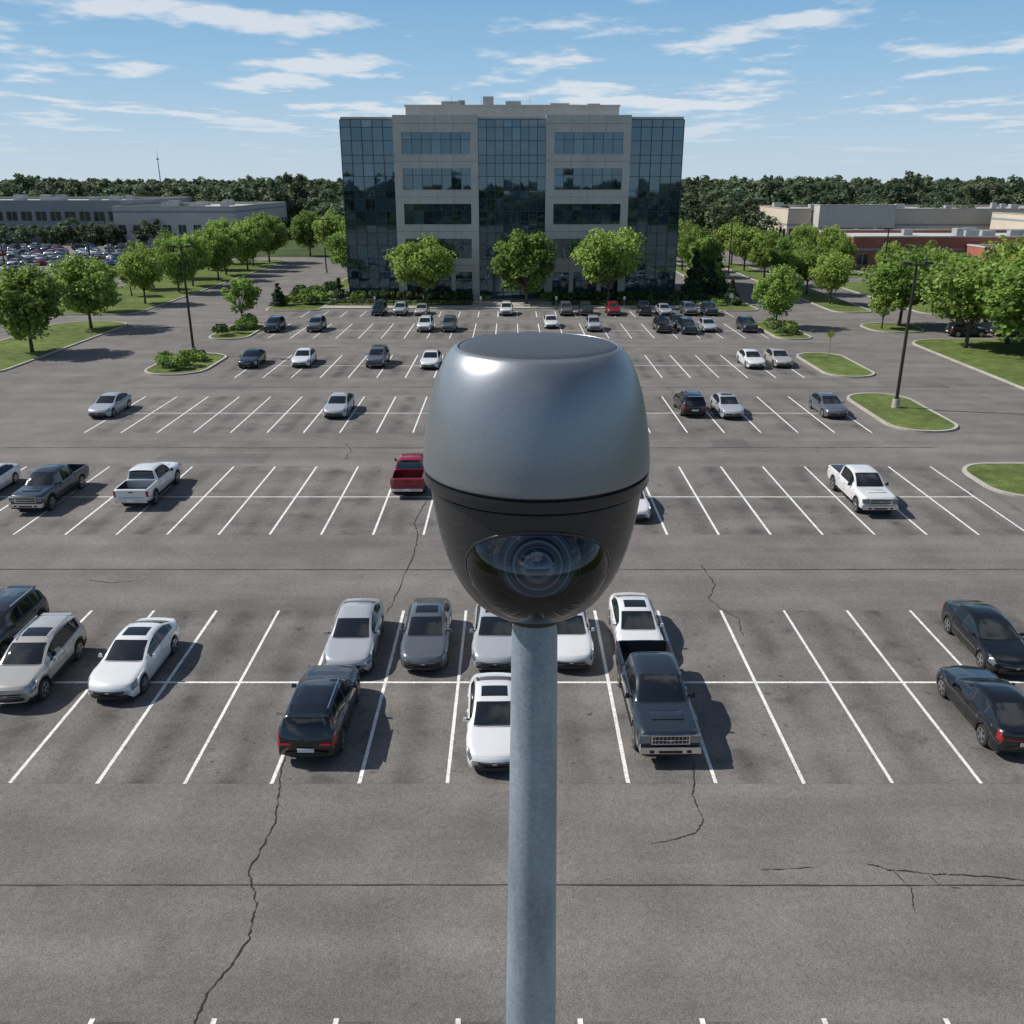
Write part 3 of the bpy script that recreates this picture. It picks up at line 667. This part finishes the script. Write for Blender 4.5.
rf = MB(); rf.box(-S1+.51, S1-.51, .61, D-.51, 25.9, 26.1, 0); child(rf, 'roof', [M_roof])
ph = MB(); ph.box(-16.2, 16.3, 3, 17, 26.1, 28.3, 0); ph.box(-16.35, 16.45, 2.85, 17.15, 28.3, 28.55, 0); child(ph, 'penthouse', [M_conc])
un = MB()
for (x, y0, w_, h_) in [(-11, 7, 3, .8), (-4.5, 6, 1.6, 1.4), (-1, 8, 2.4, .9), (-8.5, 9, 1, 1.1), (6, 8, 3, .6), (12, 10, 2, .7)]:
    un.box(x, x+w_, y0, y0+2.5, 28.55, 28.55+h_, 0)
for x in (-9.4, -4.8, 2.8): un.tube((x, 7, 28.55), (x, 7, 30.2), .04, .02, 6, 0)
child(un, 'roof_units', [M_unit])
en = MB(); en.box(-3.2, 3.2, -2.6, -.5, 3.9, 4.25, 0); en.box(-3.0, -2.75, -2.4, -2.15, 0, 3.9, 0); en.box(2.75, 3.0, -2.4, -2.15, 0, 3.9, 0)
en.box(-1.4, -1.3, -.62, -.52, 0, 3.0, 0); en.box(-.05, .05, -.62, -.52, 0, 3.0, 0); en.box(1.3, 1.4, -.62, -.52, 0, 3.0, 0); en.box(-1.4, 1.4, -.62, -.521, 3.0, 3.12, 0)
child(en, 'entrance_canopy', [M_mull])

# ------------------------------------------------------------------ low buildings
M_white = mat('white_cladding', (0.47, 0.46, 0.43), .8, noise=[(.08, .88, 1.08), (1, .94, 1.05)])
M_beige = mat('beige_cladding', (0.56, 0.49, 0.39), .8, noise=[(.08, .88, 1.08), (1, .94, 1.05)])
M_grey = mat('grey_cladding', (0.26, 0.28, 0.30), .8, noise=[(.08, .88, 1.08), (1, .94, 1.05)])
M_brick = mat('brick', (0.34, 0.12, 0.08), .85, noise=[(.3, .85, 1.12), (6, .8, 1.15)])
M_dg = mat('dark_glazing', (0.02, 0.03, 0.04), .06, spec=.9)
def low(name, x0, x1, y0, y1, h, mw, wins, band=None, units=10, doors=0):
    e = empty(name, ((x0+x1)/2, y0, 0)); W = (x1-x0)/2; Dp = y1-y0
    a = MB(); t = .4
    a.box(-W, W, 0, t, 0, h); a.box(-W, W, Dp-t, Dp, 0, h); a.box(-W, -W+t, t, Dp-t, 0, h); a.box(W-t, W, t, Dp-t, 0, h)
    child(a, 'walls', [mw], e)
    r = MB(); r.box(-W+t, W-t, t, Dp-t, h-.9, h-.6); child(r, 'roof', [M_roof], e)
    c = MB(); 
    for (p, q, u, v) in ((-W-.1, W+.1, -.1, t+.1), (-W-.1, W+.1, Dp-t-.1, Dp+.1), (-W-.1, -W+t+.1, t+.1, Dp-t-.1), (W-t-.1, W+.1, t+.1, Dp-t-.1)): c.box(p, q, u, v, h, h+.25)
    child(c, 'coping', [M_white if mw is M_brick else M_kerb], e)
    g = MB(); fr = MB()
    for (z0, z1, n, fill) in wins:
        dx = 2*W/n
        for i in range(n):
            cx = -W+dx*(i+.5); hw = dx*fill/2
            g.box(cx-hw, cx+hw, -.03, .02, z0, z1); fr.box(cx-hw-.08, cx+hw+.08, -.07, -.031, z0-.1, z0); fr.box(cx-hw-.08, cx+hw+.08, -.07, -.031, z1, z1+.1); fr.box(cx-.05, cx+.05, -.06, -.031, z0, z1)
        n2 = max(2, int(Dp/dx)); d2 = Dp/n2
        for i in range(n2):
            cy = d2*(i+.5); hw = d2*fill/2
            g.box(-W-.03, -W+.02, cy-hw, cy+hw, z0, z1); g.box(W-.02, W+.03, cy-hw, cy+hw, z0, z1)
    for i in range(doors): g.box(-W+6+i*9, -W+9+i*9, -.045, .02, 0, 3.2)
    child(g, 'windows', [M_dg], e); child(fr, 'window_frames', [M_kerb], e)
    if band:
        k = MB(); k.box(-W-.05, W+.05, -.05, -.001, band[0], band[1]); k.box(-W-.05, -W-.001, 0, Dp, band[0], band[1]); k.box(W+.001, W+.05, 0, Dp, band[0], band[1]); child(k, 'band', [M_grey], e)
    u = MB()
    for i in range(units):
        x = R.uniform(-W+3, W-6); y = R.uniform(4, Dp-6); s = R.uniform(1.5, 3.5); u.box(x, x+s, y, y+s*.8, h-.6, h+R.uniform(.4, 1.4))
    child(u, 'roof_units', [M_unit], e)
    return e
low('warehouse_building', -250, -118, 286, 350, 12.2, M_grey, [(1.5, 4.5, 30, .6), (6.5, 9.2, 30, .72)], (10.4, 11.4), 24)
low('warehouse_building', -117.5, -82, 279, 345, 10.6, M_white, [(3, 5.6, 8, .5)], (9.0, 9.6), 10, 3)
low('retail_building', 88, 215, 302, 350, 9.4, M_beige, [(.3, 3.4, 30, .6)], (4.4, 5.0), 22, 0)
low('retail_building', 150, 235, 262, 296, 8.5, M_beige, [(.3, 3.4, 20, .7)], (6.6, 7.2), 12, 0)
low('retail_building', 96, 120, 296, 301.8, 10.6, M_white, [(.3, 4, 4, .8)], None, 0, 0)
low('brick_building', 72, 140, 198, 228, 6.6, M_brick, [(1.0, 3.2, 14, .45)], (3.9, 4.4), 8, 2)
low('brick_building', 96, 150, 190, 197.6, 5.0, M_brick, [(.6, 3.2, 12, .7)], None, 3, 0)

# ------------------------------------------------------------------ lamps, signs
M_pole = mat('bronze_pole', (0.045, 0.04, 0.036), .5, .5)
M_lens = mat('lamp_lens', (.6, .6, .58), .3)
def lamp(x, y, h=11.4, rot=0):
    e = empty('street_lamp', (x, y, .1)); e.rotation_euler[2] = rot
    b = MB(); b.tube((0, 0, 0), (0, 0, .75), .33, .3, 16, 1); b.tube((0, 0, .75), (0, 0, .82), .22, .22, 10, 0); b.tube((0, 0, .82), (0, 0, h), .14, .10, 10, 0)
    b.tube((-.9, 0, h-.12), (.9, 0, h-.12), .05, .05, 6, 0)
    child(b, 'post', [M_pole, M_kerb], e)
    c = MB()
    for s in (-1, 1): c.box(min(s*.5, s*1.3), max(s*.5, s*1.3), -.24, .24, h-.08, h+.1, 0, .03); c.box(min(s*.65, s*1.15), max(s*.65, s*1.15), -.14, .14, h-.1, h-.081, 1)
    child(c, 'lamp_heads', [M_pole, M_lens], e)
lamp(-34.3, 97.0, 11.2, .2); lamp(31.6, 72.6, 11.5, .15)
for (x, y) in [(-62, 137), (-90, 165), (-130, 165), (-100, 232), (-150, 232), (42, 180), (-38, 190), (60, 150), (90, 150), (76, 240)]: lamp(x, y, 10.5, R.uniform(0, 1))
M_sb = mat('sign_face', (0.55, 0.45, 0.05), .5); M_sp = mat('sign_post', (.3, .3, .3), .5, .6); M_wh = mat('sign_white', (.7, .7, .7), .5)
def sign(x, y, h, w_, hh, m, diamond=False):
    e = empty('traffic_sign', (x, y, .1)); b = MB(); b.tube((0, 0, 0), (0, 0, h), .035, .035, 8); child(b, 'post', [M_sp], e)
    c = MB()
    if diamond:
        z = h; c.poly([(0, -.05, z-w_), (w_, -.05, z), (0, -.05, z+w_), (-w_, -.05, z)]); c.poly([(0, -.04, z+w_), (w_, -.04, z), (0, -.04, z-w_), (-w_, -.04, z)])
    else: c.box(-w_/2, w_/2, -.07, -.04, h-hh, h)
    child(c, 'panel', [m], e)
sign(33.8, 96, 2.3, .45, .6, M_sb, True); sign(-37, 132.8, 2.2, .5, .6, M_wh); sign(32, 134, 2.2, .5, .6, M_wh); sign(-50.5, 88, 2.2, .5, .6, M_wh)
for x in (-20.2, -4.6, 6.5, 16.5): sign(x, 134.9, 1.7, .3, .45, M_wh)
e = empty('radio_mast', (-330, 900, 0)); b = MB(); b.tube((0, 0, 0), (0, 0, 40), .8, .3, 6); b.tube((0, 0, 40), (0, 0, 46), .2, .1, 5); b.box(-1, 1, -1, 1, 37, 38); child(b, 'mast', [M_unit], e)

# ------------------------------------------------------------------ camera pole and dome camera
PX, PY = 0.038, 1.35
M_galv = bpy.data.materials.new('galvanised_steel'); M_galv.use_nodes = True
N = M_galv.node_tree.nodes; Lk = M_galv.node_tree.links; pb = N['Principled BSDF']; pb.inputs['Metallic'].default_value = .4; pb.inputs['Roughness'].default_value = .42
tc = N.new('ShaderNodeTexCoord'); vo = N.new('ShaderNodeTexVoronoi'); vo.inputs['Scale'].default_value = 170
nz = N.new('ShaderNodeTexNoise'); nz.inputs['Scale'].default_value = 16; nz.inputs['Detail'].default_value = 7
mpg = N.new('ShaderNodeMapping'); mpg.inputs['Scale'].default_value = (1, 1, .22); Lk.new(tc.outputs['Object'], mpg.inputs['Vector']); Lk.new(mpg.outputs[0], nz.inputs['Vector'])
Lk.new(tc.outputs['Object'], vo.inputs['Vector'])
sc = N.new('ShaderNodeSeparateColor'); Lk.new(vo.outputs['Color'], sc.inputs[0])
ad = N.new('ShaderNodeMath'); ad.operation = 'MULTIPLY_ADD'; ad.inputs[1].default_value = .16; Lk.new(sc.outputs[0], ad.inputs[0]); Lk.new(nz.outputs['Fac'], ad.inputs[2])
cr = N.new('ShaderNodeValToRGB'); cr.color_ramp.elements[0].position = .35; cr.color_ramp.elements[0].color = (.22, .275, .33, 1); cr.color_ramp.elements[1].position = .8; cr.color_ramp.elements[1].color = (.42, .50, .56, 1)
Lk.new(ad.outputs[0], cr.inputs[0]); Lk.new(cr.outputs[0], pb.inputs['Base Color'])
z = lambda d: CAM_H-d
b = MB(); b.revolve([(.0, z(.655)), (.035, z(.655)), (.0355, z(.685)), (.038, z(.71)), (.0385, z(.712)), (.049, z(1.5)), (.06, z(3)), (.09, z(8)), (.12, .3), (.12, .0)], (PX, PY), 48)
b.revolve([(.13, .25), (.22, .25), (.22, 0)], (PX, PY), 32)
link('camera_pole', b.mesh('camera_pole', [M_galv]))
M_sil = mat('silver_paint', (0.28, 0.30, 0.325), .38, .70, .12, noise=[(3, .96, 1.04), (260, .94, 1.06)])
M_sil.node_tree.nodes['Principled BSDF'].inputs['Coat Roughness'].default_value = .25
M_cap = mat('cap_paint', (0.085, 0.093, 0.10), .45, .4, 0, noise=[(200, .9, 1.1)])
M_hous = mat('dark_housing', (0.020, 0.022, 0.025), .30, .1, .35, noise=[(150, .9, 1.1)])
M_gls = mat('lens_black', (0.008, 0.008, 0.010), .25, 0, .3)
M_rng = mat('lens_ring', (0.15, 0.155, 0.165), .3, .7)
M_bez = mat('bezel', (0.02, 0.021, 0.023), .25, .2, .5)
M_ir = mat('lens_core', (0.014, 0.018, 0.045), .02, 0, 1.0, spec=1)
ce = empty('security_camera', (PX, PY, z(.45)))
def ch(bm, name, mats, sharp=35):
    me = bm.mesh(name, mats, sharp); o = link(name, me); o.parent = ce; o.matrix_parent_inverse = Matrix.Translation(ce.location).inverted(); return o
def smooth_prof(p, n=6):
    out = []
    for i in range(len(p)-1):
        p0 = p[max(0, i-1)]; p1 = p[i]; p2 = p[i+1]; p3 = p[min(len(p)-1, i+2)]
        for k in range(n):
            t = k/n; out.append(tuple(.5*((2*p1[j])+(-p0[j]+p2[j])*t+(2*p0[j]-5*p1[j]+4*p2[j]-p3[j])*t*t+(-p0[j]+3*p1[j]-3*p2[j]+p3[j])*t**3) for j in (0, 1)))
    out.append(p[-1]); return out
dome = smooth_prof([(.121, z(.229)), (.128, z(.2335)), (.140, z(.2495)), (.152, z(.276)), (.163, z(.313)), (.1725, z(.366)), (.176, z(.405))])
b = MB(); b.revolve([(.1185, z(.236)), (.1188, z(.2295)), (.1195, z(.2288))]+dome+[(.1762, z(.409)), (.1755, z(.412)), (.168, z(.4125))], (PX, PY), 128); ch(b, 'upper_shell', [M_sil], 50)
b = MB(); b.revolve([(0, z(.222)), (.06, z(.2233)), (.10, z(.2262)), (.114, z(.2282)), (.1168, z(.2298)), (.1172, z(.236)), (.1185, z(.2362))], (PX, PY), 128); ch(b, 'top_cap', [M_cap], 50)
b = MB(); b.revolve([(.168, z(.4126)), (.170, z(.4128)), (.170, z(.4165)), (.1755, z(.4175)), (.1757, z(.4325)), (.1745, z(.4345)), (.168, z(.436)), (.165, z(.4405))], (PX, PY), 128); ch(b, 'seam_ring', [M_hous], 40)
low_raw = [(.1665, z(.4420)), (.164, z(.46)), (.158, z(.50)), (.148, z(.545)), (.132, z(.59)), (.106, z(.632)), (.078, z(.655)), (.048, z(.668))]
low_p = smooth_prof(low_raw)
b = MB(); b.revolve([(0, z(.4408)), (.164, z(.4406)), (.1662, z(.4412))]+low_p+[(.04, z(.673)), (0, z(.673))], (PX, PY), 128)
hs = b.mesh('lower_housing', [M_hous, M_gls], 50); ho = bpy.data.objects.new('lower_housing', hs); scene.collection.objects.link(ho)
EC = Vector((PX, PY-.090, z(.536))); ER = (.108, .107, .094)
def ellipsoid(name, c, r, m, sub=64):
    v = []; f = []; n = sub; q = sub//2
    for i in range(1, q):
        a = math.pi*i/q
        for j in range(n):
            t = 2*math.pi*j/n; v.append((c[0]+r[0]*math.sin(a)*math.cos(t), c[1]+r[1]*math.sin(a)*math.sin(t), c[2]+r[2]*math.cos(a)))
    T = len(v); v.append((c[0], c[1], c[2]+r[2])); v.append((c[0], c[1], c[2]-r[2]))
    for i in range(q-2):
        for j in range(n): k = (j+1) % n; f.append((i*n+j, (i+1)*n+j, (i+1)*n+k, i*n+k))
    for j in range(n): k = (j+1) % n; f.append((T, j, k)); f.append((T+1, (q-2)*n+k, (q-2)*n+j))
    me = bpy.data.meshes.new(name); me.from_pydata(v, [], f); me.materials.append(m)
    me.polygons.foreach_set('use_smooth', [True]*len(f)); return me
bm_ = bmesh.new(); bm_.from_mesh(hs); bmesh.ops.remove_doubles(bm_, verts=bm_.verts, dist=1e-5); bmesh.ops.recalc_face_normals(bm_, faces=bm_.faces); bm_.to_mesh(hs); bm_.free()
cut = bpy.data.objects.new('cutter', ellipsoid('cutter', EC, [r*.99 for r in ER], M_gls)); scene.collection.objects.link(cut)
bmc = bmesh.new(); bmc.from_mesh(cut.data); bmesh.ops.recalc_face_normals(bmc, faces=bmc.faces); bmc.to_mesh(cut.data); bmc.free()
md = ho.modifiers.new('b', 'BOOLEAN'); md.operation = 'DIFFERENCE'; md.object = cut; md.solver = 'EXACT'
bpy.context.view_layer.update(); dg = bpy.context.evaluated_depsgraph_get()
nm = bpy.data.meshes.new_from_object(ho.evaluated_get(dg)); ho.modifiers.clear(); ho.data = nm; nm.name = 'lower_housing'
bpy.data.objects.remove(cut)
for p in nm.polygons:
    if (Vector(((p.center.x-EC.x)/ER[0], (p.center.y-EC.y)/ER[1], (p.center.z-EC.z)/ER[2]))).length < 1.0: p.material_index = 1
ho.parent = ce; ho.matrix_parent_inverse = Matrix.Translation(ce.location).inverted()
print('housing mats', [m.name for m in nm.materials], len(nm.polygons))
zp = sorted([(q[1], q[0]) for q in low_p]); hr = lambda zz_: float(np.interp(zz_, [q[0] for q in zp], [q[1] for q in zp]))
loop = []
for k in range(96):
    ph_ = 2*math.pi*k/96; lo, hi = 0.02, math.pi/2+.5
    def pt(th): return Vector((EC.x+ER[0]*math.sin(th)*math.cos(ph_), EC.y-ER[1]*math.cos(th), EC.z+ER[2]*math.sin(th)*math.sin(ph_)))
    for _ in range(30):
        md_ = (lo+hi)/2; p = pt(md_); out = math.hypot(p.x-PX, p.y-PY) > hr(p.z)
        if out: lo = md_
        else: hi = md_
    loop.append(pt(lo))
b = MB(); nn = 10
for k in range(96):
    t = (loop[(k+1) % 96]-loop[k-1]).normalized(); rad = (loop[k]-Vector((PX, PY, loop[k].z))).normalized(); q = t.cross(rad).normalized(); rad = q.cross(t)
    for i in range(nn):
        a = 2*math.pi*i/nn; b.v.append(tuple(loop[k]+rad*(.0022*math.cos(a))+q*(.0032*math.sin(a))))
for k in range(96):
    for i in range(nn):
        k2 = (k+1) % 96; j = (i+1) % nn; b.f.append((k*nn+i, k*nn+j, k2*nn+j, k2*nn+i)); b.m.append(0); b.sm.append(True)
ch(b, 'window_bezel', [M_bez], 60)
M_win = bpy.data.materials.new('clear_dome'); M_win.use_nodes = True; N = M_win.node_tree.nodes; Lk = M_win.node_tree.links
for n_ in list(N):
    if n_.type != 'OUTPUT_MATERIAL': N.remove(n_)
tr = N.new('ShaderNodeBsdfTransparent'); tr.inputs[0].default_value = (.78, .80, .83, 1); gs = N.new('ShaderNodeBsdfGlossy'); gs.inputs['Roughness'].default_value = .01
fr = N.new('ShaderNodeFresnel'); fr.inputs['IOR'].default_value = 1.65; mx = N.new('ShaderNodeMixShader')
Lk.new(fr.outputs[0], mx.inputs[0]); Lk.new(tr.outputs[0], mx.inputs[1]); Lk.new(gs.outputs[0], mx.inputs[2]); Lk.new(mx.outputs[0], N['Material Output'].inputs['Surface'])
wm = ellipsoid('dome_window', EC, ER, M_win, 96)
bmc = bmesh.new(); bmc.from_mesh(wm); bmesh.ops.recalc_face_normals(bmc, faces=bmc.faces)
bmesh.ops.delete(bmc, geom=[f for f in bmc.faces if f.calc_center_median().y > EC.y+.02], context='FACES'); bmc.to_mesh(wm); bmc.free()
wo = link('dome_window', wm); wo.parent = ce; wo.matrix_parent_inverse = Matrix.Translation(ce.location).inverted()
ld = Vector((0, -1, .30)).normalized(); lc = EC+Vector((0, .045, -.022))
b = MB()
def ring(r0, r1, d0, d1, m): b.tube(lc+ld*d0, lc+ld*d1, r0, r1, 48, m)
def annulus(ri, ro, d, m, n=48):
    a = ld.orthogonal().normalized(); q = ld.cross(a); c = lc+ld*d
    for k in range(n):
        t0 = 2*math.pi*k/n; t1 = 2*math.pi*(k+1)/n
        P = lambda r, t: c+a*(r*math.cos(t))+q*(r*math.sin(t))
        b.poly([P(ri, t0), P(ro, t0), P(ro, t1), P(ri, t1)], m)
ring(.070, .068, -.01, .045, 0); annulus(.0655, .0678, .0455, 1); ring(.058, .056, .045, .066, 0); annulus(.048, .0505, .0665, 1)
ring(.041, .038, .066, .082, 0); annulus(.0345, .0372, .0825, 1); ring(.031, .030, .082, .090, 0); ring(.027, .022, .090, .096, 2); ring(.018, .008, .096, .100, 2)
ch(b, 'lens_barrel', [M_gls, M_rng, M_ir], 40)
b = MB(); b.revolve([(.0, z(.664)), (.05, z(.664)), (.052, z(.669)), (.05, z(.677)), (.036, z(.680))], (PX, PY), 64)
ch(b, 'pole_collar', [M_hous], 40)

# ------------------------------------------------------------------ light, sky, camera
sv = Vector((-1.0, .20, 1.0)).normalized()
el = math.asin(sv.z); az = math.atan2(sv.x, sv.y)
sl = bpy.data.lights.new('sun', 'SUN'); sl.energy = 5.0; sl.angle = math.radians(.5); sl.color = (1, .955, .89)
so = bpy.data.objects.new('sun', sl); scene.collection.objects.link(so); so.rotation_euler = sv.to_track_quat('Z', 'Y').to_euler(); so.location = (-50, 0, 80)
STR = .08
w_ = bpy.data.worlds.new('World'); scene.world = w_; w_.use_nodes = True; N = w_.node_tree.nodes; Lk = w_.node_tree.links
bg = N['Background']; bg.inputs['Strength'].default_value = STR
sk = N.new('ShaderNodeTexSky'); sk.sky_type = 'NISHITA'; sk.sun_disc = False; sk.sun_elevation = el; sk.sun_rotation = az; sk.altitude = 100; sk.air_density = 1.0; sk.dust_density = .6; sk.ozone_density = 1.5
tc = N.new('ShaderNodeTexCoord'); sp = N.new('ShaderNodeSeparateXYZ'); Lk.new(tc.outputs['Generated'], sp.inputs[0])
def mth(op, a, b_=None, c=None):
    n = N.new('ShaderNodeMath'); n.operation = op
    for i, q in enumerate((a, b_, c)):
        if q is None: continue
        if isinstance(q, (int, float)): n.inputs[i].default_value = q
        else: Lk.new(q, n.inputs[i])
    return n.outputs[0]
hz = N.new('ShaderNodeValToRGB'); E = hz.color_ramp.elements
E[0].position = 0.0; E[0].color = (.56, .67, .77, 1); E[1].position = .40; E[1].color = (.11, .25, .47, 1)
for p_, c_ in ((.04, (.47, .63, .78, 1)), (.10, (.32, .54, .76, 1)), (.17, (.21, .43, .69, 1))):
    q = E.new(p_); q.color = c_
Lk.new(sp.outputs[2], hz.inputs[0])
hv = N.new('ShaderNodeVectorMath'); hv.operation = 'SCALE'; hv.inputs['Scale'].default_value = 1/STR; Lk.new(hz.outputs[0], hv.inputs[0])
hm = N.new('ShaderNodeMapRange'); hm.inputs['From Min'].default_value = .2; hm.inputs['From Max'].default_value = .5; hm.inputs['To Min'].default_value = .92; hm.inputs['To Max'].default_value = 0; Lk.new(sp.outputs[2], hm.inputs['Value'])
m1 = N.new('ShaderNodeMix'); m1.data_type = 'RGBA'; Lk.new(hm.outputs[0], m1.inputs[0]); Lk.new(sk.outputs[0], m1.inputs[6]); Lk.new(hv.outputs[0], m1.inputs[7])
zz = mth('ADD', mth('MAXIMUM', sp.outputs[2], 0.0), .045)
cx = mth('DIVIDE', sp.outputs[0], zz); cy = mth('DIVIDE', sp.outputs[1], zz)
cb = N.new('ShaderNodeCombineXYZ'); Lk.new(cx, cb.inputs[0]); Lk.new(mth('MULTIPLY', cy, .8), cb.inputs[1]); cb.inputs[2].default_value = 9.2
nz = N.new('ShaderNodeTexNoise'); nz.inputs['Scale'].default_value = 1.15; nz.inputs['Detail'].default_value = 9; nz.inputs['Roughness'].default_value = .58; Lk.new(cb.outputs[0], nz.inputs['Vector'])
mr = N.new('ShaderNodeMapRange'); mr.interpolation_type = 'SMOOTHSTEP'; mr.inputs['From Min'].default_value = .525; mr.inputs['From Max'].default_value = .64; mr.inputs['To Max'].default_value = .72
Lk.new(nz.outputs['Fac'], mr.inputs['Value'])
fade = N.new('ShaderNodeMapRange'); fade.inputs['From Min'].default_value = .01; fade.inputs['From Max'].default_value = .07; Lk.new(sp.outputs[2], fade.inputs['Value'])
fac = mth('MULTIPLY', mr.outputs[0], fade.outputs[0])
mxc = N.new('ShaderNodeMix'); mxc.data_type = 'RGBA'; Lk.new(fac, mxc.inputs[0]); Lk.new(m1.outputs[2], mxc.inputs[6]); mxc.inputs[7].default_value = (.80/STR, .82/STR, .85/STR, 1)
Lk.new(mxc.outputs[2], bg.inputs['Color'])
cd = bpy.data.cameras.new('camera'); co = bpy.data.objects.new('camera', cd); scene.collection.objects.link(co); scene.camera = co
cd.lens = 900/1024*36; cd.sensor_width = 36; cd.clip_start = .05; cd.clip_end = 12000
co.location = (0, 0, CAM_H); co.rotation_euler = (math.radians(90-20.14), 0, 0)
print('forest', nf, 'objs', len(bpy.data.objects))
